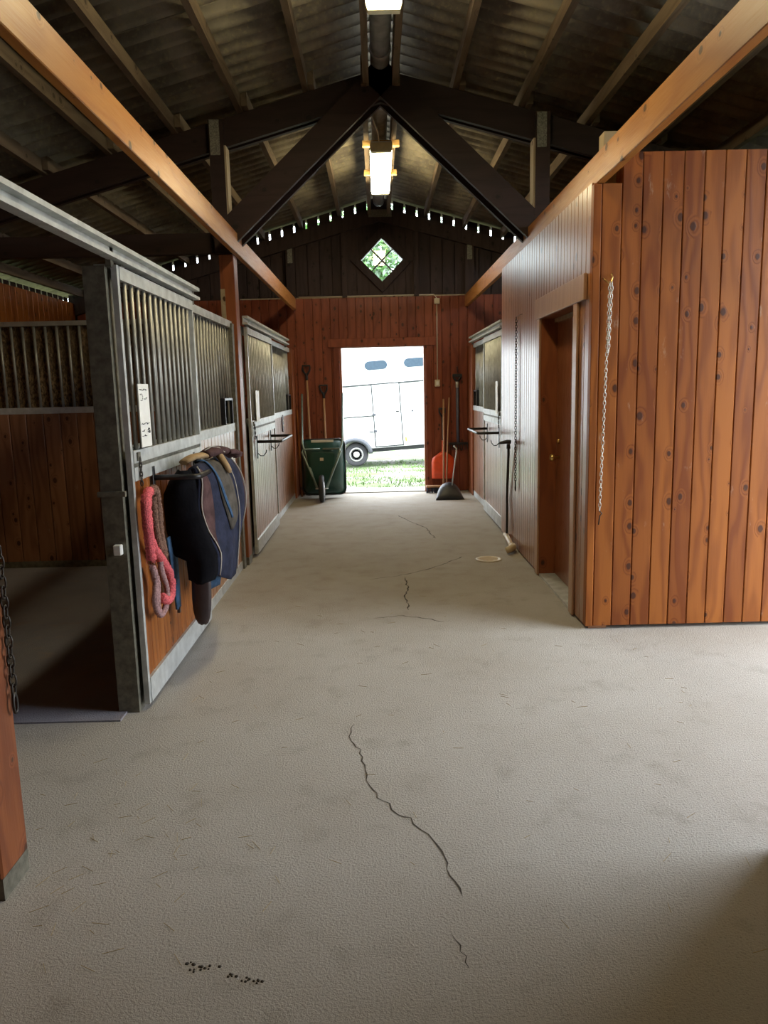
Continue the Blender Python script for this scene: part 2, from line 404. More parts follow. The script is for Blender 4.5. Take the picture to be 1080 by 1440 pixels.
g = MB(); NX, NY = 60, 60; vs = []
def gz(x, y): return -.03-.22*min(1, max(0, (y-12)/5.5)) + .02*noise.noise(Vector((x*.7, y*.7, 0)))
for j in range(NY+1):
    for i in range(NX+1):
        a, b = i/NX*2-1, j/NY*2-1; x, y = 60*a*abs(a)**.6, 15+55*b*abs(b)**.6
        z = gz(x, y)
        if XW-.3 < x < XE+.3 and YB-.4 < y < 11.6: z = -.25
        vs.append((x, y, z))
g.add(vs, [(j*(NX+1)+i, j*(NX+1)+i+1, (j+1)*(NX+1)+i+1, (j+1)*(NX+1)+i) for j in range(NY) for i in range(NX)], True)
lawn = g.build('ground', M_LAWN, at=(0,0,0)); struct(lawn, 'patchy grass and gravel yard outside the barn', 'yard')
ap = MB().box(-1.6, 1.8, YF+.25, 11.95, -.2, -.012).build('trim_2', M_CONC); struct(ap, 'concrete sill outside the open far doorway', 'threshold')
gr = MB()
for i in range(5200):
    y = random.uniform(12.0, 17.2) if i < 4200 else random.uniform(17, 19); x = random.uniform(-2.2, 2.4)
    if noise.noise(Vector((x*1.1, y*.9, 3))) < -.05 and random.random() < .85: continue
    z = gz(x, y)-.005; h = random.uniform(.025, .08); a = random.uniform(0, 2*pi); w = random.uniform(.006, .012); q = Vector((cos(a)*w, sin(a)*w, 0)); lean = Vector((random.uniform(-.5,.5)*h, random.uniform(-.5,.5)*h, h)); p = Vector((x, y, z))
    gr.add([p-q, p+q, p+lean], [(0,1,2)])
go = gr.build('grass', M_GRASS); go['kind'] = 'stuff'; tag(go, 'tufts of short green grass growing in the yard', 'grass')

# ---------------------------------------------------------------- walls
wb = MB()
YBK = YF+.022
wb.box(XW, DX0-.02, YBK, YF+.12, 0, PT).box(DX1+.02, XE, YBK, YF+.12, 0, PT).box(DX0-.02, DX1+.02, YBK, YF+.12, DZ+.02, PT)
WX, WZ, WH = .12, 3.385, .325              # diamond window centre and half diagonal
for q0, q1 in ((XW, WX-WH), (WX-WH, WX), (WX, WX+WH), (WX+WH, XE)):
    d0, d1 = max(0, WH-abs(q0-WX)), max(0, WH-abs(q1-WX)); t0, t1 = rz(q0)-.19, rz(q1)-.19
    if d0+d1 == 0: wb.prism([(q0, PT), (q1, PT), (q1, t1), (q0, t0)], 'y', YBK+.012, YF+.05)
    else:
        wb.prism([(q0, PT), (q1, PT), (q1, WZ-d1), (q0, WZ-d0)], 'y', YBK+.012, YF+.05)
        wb.prism([(q0, WZ+d0), (q1, WZ+d1), (q1, t1), (q0, t0)], 'y', YBK+.012, YF+.05)
wback = wb.build('wall_back', M_GABLE, at=(0,0,0)); struct(wback, 'far gable wall, red boards below and dark boards above', 'wall')
planks(wback, M_FAR, '-y', YF, XW+.02, DX0-.02, .125, 0.01, PT)
planks(wback, M_FAR, '-y', YF, DX1+.02, XE-.02, .125, 0.01, PT)
planks(wback, M_FAR, '-y', YF, DX0-.02, DX1+.02, .125, DZ+.02, PT)
def gable_boards():
    x = XW+.03
    while x < XE-.05:
        a, b = x+.006, x+.171
        R = WH+.02
        top = lambda q: rz(q)-.22
        xs = sorted({a, b} | {q for q in (WX-R, WX, WX+R) if a < q < b})
        lo, up = MB(), MB(); cut = not (b < WX-R or a > WX+R)
        for q0, q1 in zip(xs, xs[1:]):
            d0, d1 = max(0, R-abs(q0-WX)), max(0, R-abs(q1-WX))
            if cut and d0+d1 > 1e-6:
                lo.prism([(q0, PT), (q1, PT), (q1, WZ-d1), (q0, WZ-d0)], 'y', YF+.004, YF+.03)
                up.prism([(q0, WZ+d0), (q1, WZ+d1), (q1, top(q1)), (q0, top(q0))], 'y', YF+.004, YF+.03)
            else: lo.prism([(q0, PT), (q1, PT), (q1, top(q1)), (q0, top(q0))], 'y', YF+.004, YF+.03)
        lo.build('gable_board', M_GABLE, wback)
        if up.v: up.build('gable_board', M_GABLE, wback)
        # outer cladding board, standing up behind the rafter to the roof, with open gaps
        o0, o1 = x+.013, x+.164
        ob = MB(); xs = sorted({o0, o1} | {q for q in (WX-R, WX, WX+R) if o0 < q < o1})
        for q0, q1 in zip(xs, xs[1:]):
            d0, d1 = max(0, R-abs(q0-WX)), max(0, R-abs(q1-WX)); t0, t1 = rz(q0)-.03, rz(q1)-.03
            if d0+d1 > 1e-6:
                ob.prism([(q0, PT), (q1, PT), (q1, WZ-d1), (q0, WZ-d0)], 'y', YF+.052, YF+.072); ob.prism([(q0, WZ+d0), (q1, WZ+d1), (q1, t1), (q0, t0)], 'y', YF+.052, YF+.072)
            else: ob.prism([(q0, PT), (q1, PT), (q1, t1), (q0, t0)], 'y', YF+.052, YF+.072)
        ob.build('outer_board', M_GABLE, wback)
        x += .177
gable_boards()
for sx, GE in ((-1, XW+.02), (1, XE-.02)):  # rafter pair against the gable
    MB().prism([(CX, rz(CX)-.185), (GE, rz(GE)-.185), (GE, rz(GE)-.38), (CX, rz(CX)-.38)], 'y', YF-.075, YF+.003).build('gable_rafter', M_GABLE, wback)
    for o, w in ((1.29, .13), (.52, .07)):
        x = CX+sx*o; MB().box(x-w/2, x+w/2, YF-.05, YF+.003, PT, rz(x)-.375).build('stud', M_GABLE, wback)
    MB().box(CX+sx*1.29-.035, CX+sx*1.29+.035, YF-.056, YF-.050, 3.36, 3.66).build('nail_plate', M_ZINC, wback)
MB().box(CX-.15, CX+.18, YF-.08, YF-.075, 3.96, 4.06).build('nail_plate', M_ZINC, wback)
MB().box(-1.95, 1.42, YF-.012, YF+.004, PT-.004, PT+.012).build('cap_strip', M_PALE, wback)

wl = MB().box(XW-.1, XW-.022, YB, YF+.1, 0, PT).build('wall_left', M_GABLE, at=(0,0,0)); struct(wl, 'left outer wall of red boards below the eaves', 'wall')
planks(wl, M_PLANK, '+x', XW, 3.0, YF-.02, .15, .01, PT)
MB().box(XW-.112, XW+.05, YF+.075, YF+.10, 2.0, rz(XW)-.07).build('outer_board', M_GABLE, wl)
y = YB
while y < YF+.1:
    MB().box(XW-.112, XW-.103, y+.018, y+.160, 2.2, rz(XW-.11)-.085).build('outer_board', M_GABLE, wl); y += .177
RO0, RO1, ROZ = 2.35, 4.60, 2.95           # wide side doorway in the right outer wall, heightened to light the floor
bounce_apron = MB().box(XE+.1, XE+4.5, RO0-1.5, RO1+1.5, -.2, -.012).build('trim_added_apron', M_CONC); struct(bounce_apron, 'pale concrete apron added outside the side doorway to bounce daylight in', 'apron')  # unseen pale ground, added to throw daylight back indoors
wr = MB().box(XE+.0, XE+.1, YB, RO0, 0, 3.0).box(XE, XE+.1, RO1, YF+.1, 0, 3.0).box(XE, XE+.1, RO0, RO1, ROZ, 3.0).build('wall_right', M_GABLE, at=(0,0,0))
struct(wr, 'unseen right outer wall, set nearer, with a wide open side doorway heightened for light', 'wall')
wf = MB().prism([(XW, 0), (XE, 0), (XE, rz(XE)-.05), (CX, Z0-.05), (XW, rz(XW)-.05)], 'y', YB-.1, YB).build('wall_front', M_GABLE, at=(0,0,0)); struct(wf, 'dark gable wall behind the viewer', 'wall')

# tack room
ti = MB().box(RX+.022, RX+.14, RY0+.03, 4.98, 0, 2.70).box(RX+.022, RX+.14, 6.04, RY1, 0, 2.70).box(RX+.022, RX+.14, 4.98, 6.04, 2.08, 2.70).box(RX+.022, XE, RY1-.1, RY1-.02, 0, PT).build('wall_aisle_side', M_SIDE, at=(0,0,0))
struct(ti, 'glossy boarded aisle wall of the tack room', 'wall')
planks(ti, M_SIDE, '-x', RX, RY0+.06, 4.98, .09, .02, 2.72, jitter=.0012)
planks(ti, M_SIDE, '-x', RX, 6.04, RY1, .092, .02, 2.72, jitter=.0012)
planks(ti, M_SIDE, '-x', RX, 4.98, 6.04, .09, 2.08, 2.72, jitter=.0012)
tf = MB().box(RX+.02, RX+.16, RY0+.022, RY0+.12, 0.02, 2.70).box(RX+.16, XE, RY0+.022, RY0+.12, 0.02, PT-.01).build('wall_crosswise', M_PLANK, at=(0,0,0)); struct(tf, 'orange red boarded front wall of the tack room', 'wall')
planks(tf, M_PLANK, '-y', RY0, RX+.042, RX+.16, .118, .025, 2.70)
planks(tf, M_PLANK, '-y', RY0, RX+.16, XE, .118, .025, PT)
MB().box(RX-.006, RX+.040, RY0-.006, RY0+.055, .022, 2.70, c=.004).build('corner_board', M_PLANK, tf)
# near partitions beside the viewer (outside the picture, they shade the floor)
pr = MB().box(1.43, XE, 2.2, 2.26, 0, 2.1).box(1.33, 1.39, YB, 2.14, 0, 2.1).build('wall_near_right', M_STALLP, at=(0,0,0)); struct(pr, 'boarded stall wall beside the viewer', 'wall')
pl_ = MB().box(XW, -1.34, 2.18, 2.24, 0, 2.2).box(-1.34, -1.28, YB, 2.1, 0, 1.3).build('wall_near_left', M_STALLP, at=(0,0,0)); struct(pl_, 'boarded stall wall by the near post', 'wall')

# ---------------------------------------------------------------- roof
ce = MB().box(CX-.02, CX+.02, YB-.3, YF+.35, Z0+.06, Z0+.09).build('ceiling', M_GREY, at=(0,0,0)); struct(ce, 'dark corrugated fibre cement roof seen from below', 'ceiling')
PIT = .177
def sheet_mesh(sgn, x0, x1):
    m = MB(); n = 6*8+4; vs = []; t = .007
    for k in range(2):
        for j in range(n+1):
            yy = j*PIT/8; w = .088*sqrt(sin(pi*yy/PIT)**2+.008)-.052
            for x in (x0, x1): vs.append((CX+sgn*x, yy, Z0-SL*x+w+k*t))
    q = 2*(n+1); fs = []
    for j in range(n):
        a = 2*j; fs += [(a, a+1, a+3, a+2), (q+a, q+a+2, q+a+3, q+a+1), (a, a+2, q+a+2, q+a), (a+1, q+a+1, q+a+3, a+3)]
    fs += [(0, q, q+1, 1), (2*n, 2*n+1, q+2*n+1, q+2*n)]
    m.add(vs, fs, True); me = m.mesh('roof_sheet'); me.materials.append(M_ROOF); return me
meshes = [(sheet_mesh(s, a, b), dz) for s in (-1, 1) for a, b, dz in ((.05, 2.5, .012), (2.35, 4.85 if s < 0 else 3.75, 0))]
y = YB-.3; k = 0
while y < YF+.2:
    for me, dz in meshes:
        o = bpy.data.objects.new('roof_sheet', me); COL.objects.link(o); o.parent = ce; o.location = (0, y, dz+(k % 2)*.008)
    y += 6*PIT; k += 1
y = YB-.3
while y < YF+.25:                          # grey pipe lengths running under the ridge
    MB().tube([(CX, y+.004, 4.205), (CX, y+.05, 4.205), (CX, y+.06, 4.205), (CX, y+1.076, 4.205)], [.088, .088, .080, .080], 18).build('ridge_pipe', M_GREY, ce); y += 1.08
for sgn in (-1, 1):
    for off in (.12, .62, 1.17, 1.72, 2.28, 2.83, 3.38, 3.93, 4.40):
        if CX+sgn*off > XE-.02: continue
        for ya, yb, sh in ((YB, 6.95, 0.0), (6.60, YF+.1, .052)):
            x = CX+sgn*off+(sh if sgn > 0 or off > .2 else -sh)*(1 if off > .2 else .3); h = .10 if off > .2 else .225
            m = MB(); hw = .024; zt = rz(x)-.03
            m.prism([(x-hw, rz(x-hw)-.03), (x+hw, rz(x+hw)-.03), (x+hw, zt-h), (x-hw, zt-h)], 'y', ya, yb)
            m.build('purlin', M_PURLIN, ce)

# ---------------------------------------------------------------- trusses, posts, beams
YT = 6.78
tr = thing('roof_truss', 'dark brown double timber truss with diagonal braces under the roof', 'truss', (CX, YT, 2.7))
for sx in (-1, 1):
    for dy in (-.05, .05):
        a, b = CX, (XW+.02 if sx < 0 else XE-.02)
        MB().prism([(a, rz(a)-.135), (b, rz(b)-.135), (b, rz(b)-.36), (a, rz(a)-.36)], 'y', YT+dy-.0225, YT+dy+.0225).build('rafter', M_TRUSS, tr)
    xp = -1.28 if sx < 0 else 1.43
    for dy in (-.105, .105):
        MB().beam((xp*.97, YT+dy, 2.86), (CX-sx*.09, YT+dy, rz(CX)-.14), .045, .21, (0,1,0) if False else (-sx*.7, 0, .7)).build('brace', M_TRUSS, tr)
    MB().box(xp-.06, xp+.06, YT-.13, YT+.02, 2.71, rz(xp)-.14).build('strut', M_TRUSS, tr)
    MB().box(xp-.05, xp+.03, YT-.136, YT-.131, rz(xp)-.42, rz(xp)-.145).build('nail_plate', M_ZINC, tr)
    e = xp-sx*.068; MB().box(e-.008, e+.008, YT-.12, YT+.02, 3.03, rz(e)-.36).build('edge_batten', M_PALE, tr)
MB().box(XW, -1.34, YT-.03, YT+.05, 2.73, 2.90).build('tie_beam', M_TRUSS, tr)

def post(x0, x1, y0, y1, z1, label, shoe=True):
    r = thing('timber_post', label, 'post', ((x0+x1)/2, (y0+y1)/2, 0))
    MB().box(x0, x1, y0, y1, .07 if shoe else 0, z1, c=.006).build('shaft', M_POST, r)
    if shoe: MB().box(x0+.002, x1-.002, y0+.002, y1-.002, 0, .072).build('foot', M_GALVD, r)
    return r
p1 = post(-1.30, -1.195, 2.13, 2.30, 2.70, 'red timber post at the lower left edge, chain hanging on it')
p2 = post(-1.315, -1.19, 6.66, 6.83, 2.705, 'red timber post standing between the two left stalls')
MB().box(-1.312, -1.275, 6.645, 6.66, 2.05, 2.42).build('batten', M_PALE, p2)
p3 = post(1.30, 1.42, 2.15, 2.30, 2.70, 'red timber post whose foot shows at the right edge of the floor')
p4 = thing('timber_post', 'grey stub of timber post sticking up behind the right beam', 'post', (1.44, 4.80, 2.45))
MB().box(1.385, 1.50, 4.76, 4.86, 2.45, 3.03, c=.004).build('shaft', M_PALE, p4)

for x0, x1, lab in ((-1.195, -1.145, 'amber timber beam running the length of the aisle over the left stalls'), (1.312, 1.362, 'amber timber beam running the length of the aisle over the tack room')):
    b = thing('timber_beam', lab, 'beam', ((x0+x1)/2, 4, 2.70))
    MB().box(x0, x1, YB, YF-.01, 2.705, 2.875, c=.004).build('board', M_BEAM, b)

# ---------------------------------------------------------------- far doorway, tack-room door, window
d1 = MB().box(DX0-.025, DX0, YF-.012, YF+.125, 0, DZ+.025).box(DX1, DX1+.025, YF-.012, YF+.125, 0, DZ+.025).box(DX0, DX1, YF-.012, YF+.125, DZ, DZ+.025).build('door_1', M_POST, at=(.1, YF, 0))
struct(d1, 'open far doorway with plain red wooden frame', 'doorway')
MB().box(-.70, .885, YF-.035, YF-.002, DZ+.01, DZ+.13, c=.004).build('header_board', M_FAR, d1)
for a in (DX0-.115, DX1+.025): MB().box(a, a+.09, YF-.028, YF-.002, 0, DZ+.01, c=.004).build('casing', M_FAR, d1)
MB().box(DX0, DX1, YF, YF+.12, 0, .012).build('threshold', M_GALVD, d1)

d2 = MB().box(RX-.002, RX+.16, 6.02, 6.042, 0, 2.06).box(RX-.002, RX+.16, 4.978, 5.0, 0, 2.06).box(RX-.002, RX+.16, 5.0, 6.02, 2.06, 2.082).build('door_2', M_POST, at=(RX, 5.5, 0))
struct(d2, 'recessed plain red door in the aisle wall, pale casing around it', 'door')
MB().box(RX-.026, RX-.003, 4.73, 6.15, 2.06, 2.215, c=.003).build('header_board', M_CASING, d2)
MB().box(RX-.020, RX-.003, 4.90, 4.995, 0.01, 2.06, c=.003).build('casing', M_CASING, d2)
MB().box(RX-.020, RX-.003, 6.02, 6.11, 0.01, 2.06, c=.003).build('casing', M_CASING, d2)
lf = MB().box(RX+.125, RX+.165, 5.005, 6.015, .025, 2.055).build('leaf', M_DOOR, d2)
MB().box(RX+.10, RX+.125, 5.0, 6.02, 2.03, 2.058).build('stop_strip', M_PALE, d2)
MB().lathe([(.012,0),(.012,-.035),(.026,-.045),(.03,-.06),(.02,-.075),(.004,-.078)], (RX+.124, 5.90, .985), 'x', 14).build('knob', M_BRASS, lf)
MB().lathe([(.018,0),(.018,-.012),(.008,-.02)], (RX+.124, 5.905, 1.115), 'x', 12).build('lock', M_BRASS, lf)
MB().box(RX, RX+.16, 5.0, 6.02, 0, .02).build('threshold', M_GALV, d2)

def diamond(h0, h1, y0, y1):               # square ring turned on its corner
    m = MB()
    for k in range(4):
        a0, a1 = pi/2*k, pi/2*(k+1)
        P = [(WX+h*cos(a), WZ+h*sin(a)) for h, a in ((h1, a0), (h1, a1), (h0, a1), (h0, a0))]
        m.prism(P, 'y', y0, y1)
    return m
w1 = diamond(.335, .455, YF-.045, YF+.004).build('window_1', M_GABLE, at=(WX, YF, WZ-.45)); struct(w1, 'small diamond shaped window with four panes in the gable', 'window')
diamond(.302, .345, YF-.02, YF+.09).build('sash', M_TRUSS, w1)
q = .302/sqrt(2)
for s in (-1, 1):
    MB().beam((WX-q*.72, YF+.05, WZ-s*q*.72), (WX+q*.72, YF+.05, WZ+s*q*.72), .03, .018).build('muntin', M_TRUSS, w1)
for k in range(4):
    cx, cz = WX+.151*cos(pi/2*k), WZ+.151*sin(pi/2*k)
    MB().prism([(cx+.147*cos(pi/2*j), cz+.147*sin(pi/2*j)) for j in range(4)], 'y', YF+.056, YF+.060).build('pane', M_GLASS, w1)

# ---------------------------------------------------------------- stalls
def bars(root, x, ya, yb, z0, z1, pitch, r=.0125, skip=None, mat=M_BAR):
    n = max(1, round((yb-ya)/pitch))
    me = None
    for i in range(1, n):
        yy = ya+(yb-ya)*i/n; za = z0
        if skip and skip[0] < yy < skip[1]: za = skip[2]
        MB().tube([(x, yy, za), (x, yy, z1)], r, 8).build('bar', mat, root)
def stall_front(label, x, s, ya, yb, hatch, post_y, bar_from):
    """fixed stall front in the plane x; s=+1 faces +x; posts, rails, boards, bars"""
    r = thing('stall_front', label, 'stall front', (x, (ya+yb)/2, 0))
    f = '+x' if s > 0 else '-x'; a, b = (x-.06, x) if s > 0 else (x, x+.06)
    for yy in post_y: MB().box(a-.025*(s > 0)+.018*(s < 0)*0, b+.025*(s < 0)+.016*(s > 0), yy, yy+.085, 0, 2.125).build('steel_post', M_GALVD, r)
    MB().box(a, b, ya, yb, 2.09, 2.145).build('top_rail', M_GALV, r)
    MB().box(a-.003, b+.003, ya, yb, 1.225, 1.29).build('middle_rail', M_GALV, r)
    MB().box(a, b, ya, yb, 0, .075).build('bottom_rail', M_GALV, r)
    planks(r, M_SIDE, f, x-.004*s, ya+.005, yb-.005, .118, .075, 1.225, t=.035, jitter=.001)
    bars(r, (a+b)/2, bar_from, yb, 1.29, 2.09, .0965, skip=(hatch[0], hatch[1], 1.50) if hatch else None)
    if hatch:
        h0, h1 = hatch
        MB().box(a-.01, b+.006, h0, h1, 1.485, 1.503).box(a-.01, b+.006, h0-.012, h0, 1.29, 1.503).box(a-.01, b+.006, h1, h1+.012, 1.29, 1.503).build('feed_hatch', M_BLACK, r)
        q0, q1 = (a-.30, a-.012) if s > 0 else (b+.012, b+.30)
        MB().box(q0, q1, h0, h1, 1.05, 1.30).box(q0, q1, h0-.01, h0+.01, 1.30, 1.5).box(q0, q1, h1-.01, h1+.01, 1.30, 1.5).box(q0, q0+.02, h0, h1, 1.30, 1.5).build('hatch_dark_box', M_PLASTICB, r)  # black box added behind the hatch so the opening looks dark inside
    return r
def sliding_door(label, x, s, ya, yb, latch_y):
    """framed door hung in front of the stall front; x is its aisle face"""
    r = thing('sliding_door', label, 'stall door', (x, (ya+yb)/2, 0))
    a, b = (x-.026, x) if s > 0 else (x, x+.026); f = '+x' if s > 0 else '-x'
    for yy in (ya, yb-.03): MB().box(a, b, yy, yy+.03, .03, 2.132).build('stile', M_GALV, r)
    for nm, z0, z1 in (('top_rail', 2.07, 2.13), ('middle_rail', 1.225, 1.285), ('lower_rail', 1.14, 1.205), ('bottom_rail', .03, .155)):
        MB().box(a, b+(.004 if s > 0 else 0), ya+.03, yb-.03, z0, z1).build(nm, M_GALV, r)
    planks(r, M_SIDE if yb > 6 else M_DOORP, f, x-.012*s, ya+.03, yb-.03, .118, .155, 1.14, t=.022, jitter=.001)
    MB().box(a+.008, b-.008, ya+.03, yb-.03, 1.2, 1.23).build('filler', M_GALVD, r)
    bars(r, (a+b)/2, ya+.03, yb-.03, 1.285, 2.07, .097, r=.0115, mat=M_BAR if yb < 6 else M_GALV)
    for yy in (ya+.12, yb-.2): MB().box(x-.03*s-.012, x-.03*s+.012, yy, yy+.05, 2.13, 2.20).build('hanger', M_GALVD, r)
    c = MB()
    for k in range(6): c.tube([(x+.014*s+.006*cos(t)*(k % 2), latch_y+.008*cos(t)*(1-k % 2), 1.235-.022*k+.016*sin(t)) for t in [2*pi*q/8 for q in range(8)]], .0035, 5, closed=True)
    c.build('latch_chain', M_CHAIND, r); MB().box(x-.002, x+.012*s, latch_y-.02, latch_y+.02, 1.235, 1.275).build('latch', M_GALVD, r) if s > 0 else MB().box(x-.012, x+.002, latch_y-.02, latch_y+.02, 1.235, 1.275).build('latch', M_GALVD, r)
    return r
def track(root, x, s, ya, yb):
    m = MB(); a = x+.032*s
    for z0, z1, d in ((2.205, 2.225, .05), (2.15, 2.168, .05), (2.168, 2.205, .012)):
        m.box(min(a, a+d*s), max(a, a+d*s), ya, yb, z0, z1)
    m.build('track', M_GALV, root)
    for yy in (ya+.25, (ya+yb)/2, yb-.05): MB().box(a-.012, a+.012, yy, yy+.04, 2.12, 2.24).build('track_bracket', M_GALVD, root)
M_DOORP = M_PLANK
XL = -1.225
s1 = stall_front('grey barred stall front behind the near left sliding door', XL, 1, 3.60, 6.62, (6.12, 6.42), (3.52, 4.92, 6.53), 4.27)
track(s1, XL, 1, 1.95, 5.10)
MB().box(-1.262, -1.225, 3.485, 3.519, .80, .85, c=.004).build('clip', M_WHITE, s1)
for z in (1.09,): MB().box(-1.32, -1.19, 3.50, 3.525, z-.012, z+.012).build('latch_bar', M_GALVD, s1)
D1 = sliding_door('open sliding door with orange boards, saddle pads hanging on it', -1.165, 1, 3.55, 4.98, 3.64)
s2 = stall_front('grey barred stall front between the left post and far wall', XL, 1, 7.0, 10.88, (10.45, 10.78), (6.90, 8.60), 8.64)
track(s2, XL, 1, 6.95, 10.2)
D2 = sliding_door('closed sliding door of the far left stall with blanket bar', -1.165, 1, 7.0, 8.63, 7.10)
XR = 1.365
s3 = stall_front('grey barred stall front on the far right side', XR, -1, 7.98, 10.75, (10.35, 10.65), (9.30,), 9.34)
track(s3, XR, -1, 7.95, 10.6)
D3 = sliding_door('closed sliding door of the far right stall', 1.305, -1, 7.96, 9.32, 8.06)
for x0, x1, a, b, r in ((-1.31, -1.2, 10.9, 11.28, s2), (1.35, 1.45, 10.77, 11.28, s3)):
    MB().box(x0, x1, a, b, 0, 2.14).build('end_board', M_POST, r)

# partition between the two left stalls
pt = thing('stall_partition', 'partition across the left stall, dark boards below grey bars', 'partition', (-2.8, YT, 0))
planks(pt, M_STALLP, '-y', YT, XW+.02, -1.33, .152, .06, 1.40, t=.04, gap=.006, jitter=.006)
MB().box(XW+.02, -1.33, YT-.006, YT+.046, 1.40, 1.455).build('middle_rail', M_GALV, pt)
MB().box(XW+.02, -1.33, YT-.002, YT+.042, 2.16, 2.20).build('top_rail', M_BAR, pt)
MB().box(XW+.02, -1.33, YT-.004, YT+.04, 0, .06).build('bottom_rail', M_GALVD, pt)
x = XW+.06
while x < -1.36: MB().tube([(x, YT+.02, 1.455), (x, YT+.02, 2.16)], .0125, 8).build('bar', M_BAR, pt); x += .0995
MB().box(XW+.02, -1.33, YT+.052, YT+.07, 1.40, 2.17).build('backing_board', M_HAY, pt)

# blanket bars
def blanket_bar(label, x, s, ya, yb, z, d, hooks=True):
    r = thing('blanket_bar', label, 'blanket bar', (x, (ya+yb)/2, z))
    MB().tube([(x, ya, z), (x+s*(d-.03), ya, z), (x+s*(d-.008), ya+.01, z), (x+s*d, ya+.035, z), (x+s*d, yb-.035, z), (x+s*(d-.008), yb-.01, z), (x+s*(d-.03), yb, z), (x, yb, z)], .0145, 10).build('rail', M_BLACK, r)
    for yy in (ya, yb):
        MB().box(min(x, x+s*.008), max(x, x+s*.008), yy-.02, yy+.02, z-.16, z+.06, c=.002).build('mount_plate', M_BLACK, r)
        if hooks: MB().tube([(x+s*.006, yy, z-.11), (x+s*.03, yy, z-.135), (x+s*.06, yy, z-.135), (x+s*.085, yy, z-.105), (x+s*.09, yy, z-.08)], .005, 6).build('hook', M_BLACK, r)
    return r
blanket_bar('black blanket bar on the open door, loaded with saddle pads', -1.165, 1, 3.87, 4.74, 1.125, .235, False)
blanket_bar('empty black blanket bar on the far left stall door', -1.165, 1, 7.26, 8.20, 1.075, .23)
blanket_bar('empty black blanket bar on the far right stall door', 1.305, -1, 8.10, 8.98, 1.055, .23)

# boards and plaques
def notice(label, x, s, y0, y1, z0, z1, text=True):
    o = MB().box(min(x, x+s*.006), max(x, x+s*.006), y0, y1, z0, z1).build('notice_board', M_WHITE); tag(o, label, 'notice board')
    if text:
        w = MB(); xx = x+s*.0068; h = z1-z0; ww = y1-y0
        def stroke(a, b): w.beam((xx, y0+a[0]*ww, z0+a[1]*h), (xx, y0+b[0]*ww, z0+b[1]*h), .0012, .006, (1,0,0))
        rnd = random.Random(4)
        def scrawl(u0, u1, v, n, amp):
            p = (u0, v)
            for k in range(1, n+1):
                q_ = (u0+(u1-u0)*k/n, v+rnd.uniform(-amp, amp)); stroke(p, q_); p = q_
        scrawl(.10, .22, .92, 3, .02); scrawl(.28, .8, .91, 9, .015)
        for k in range(9):
            a = radians(-120+k*30); stroke((.22+.13*cos(a), .79+.055*sin(a)), (.22+.13*cos(a+.25), .79+.055*sin(a+.25)))
        scrawl(.5, .78, .77, 6, .018); scrawl(.1, .85, .37, 11, .018); scrawl(.1, .35, .26, 5, .015)
        scrawl(.62, .85, .27, 8, .03); scrawl(.62, .85, .24, 8, .03); scrawl(.08, .5, .18, 8, .015)
        w.build('handwriting', M_INK, o)
    return o
notice('white name board with handwriting on the near left door', -1.150, 1, 3.665, 3.83, 1.295, 1.60)
notice('blank white card on the far left stall door', -1.150, 1, 7.20, 7.40, 1.27, 1.56, False)
notice('blank white card on the far right stall door', 1.290, -1, 8.10, 8.24, 1.25, 1.60, False)
o = MB().prism([(9.75+.07*cos(t), 1.14+.11*sin(t)) for t in [2*pi*k/20 for k in range(20)]], 'x', XL-.004, XL+.012).build('oval_plaque', M_LEATH); tag(o, 'dark oval plaque on the far left stall boards', 'plaque')
MB().lathe([(.02,0),(.02,.006),(.004,.008)], (XL+.012, 9.75, 1.17), 'x', 10).build('emblem', M_WHITE, o)
MB().lathe([(.014,0),(.014,.006),(.004,.008)], (XL+.012, 9.75, 1.11), 'x', 10).build('emblem', M_WHITE, o)

# ---------------------------------------------------------------- fluorescent lamps
def lamp(y0, y1, label, group):
    r = thing('fluorescent_lamp', label, 'lamp', (CX+.01, (y0+y1)/2, 3.97), group)
    x = CX+.01; z = 3.85; MB().prism([(x-.11, z+.075), (x-.11, z+.035), (x-.098, z), (x+.098, z), (x+.11, z+.035), (x+.11, z+.075)], 'y', y0+.06, y1-.06).build('diffuser', M_LAMP, r)
    for a, b in ((y0, y0+.06), (y1-.06, y1)):
        MB().prism([(x-.112, z+.08), (x-.112, z+.035), (x-.10, z-.002), (x+.10, z-.002), (x+.112, z+.035), (x+.112, z+.08)], 'y', a, b).build('end_cap', M_OPALEND, r)
    MB().box(x-.105, x+.105, y0+.01, y1-.01, z+.08, z+.095).build('tray', M_WHITE, r)
    for yy in (y0+.16, y1-.52): MB().box(x-.185, x+.185, yy, yy+.06, z+.097, z+.15).build('mounting_batten', M_NEW, r)
    MB().tube([(x-.02, y0, z+.08), (x-.03, y0-.15, z+.12), (x-.09, y0-.35, z+.2)], .006, 6).build('cable', M_IVORY, r)
lamp(7.85, 9.55, 'lit fluorescent ceiling lamp beyond the truss', 'fluorescent lamps under the ridge')
lamp(3.42, 5.12, 'lit fluorescent ceiling lamp on the viewer\'s side of the truss', 'fluorescent lamps under the ridge')

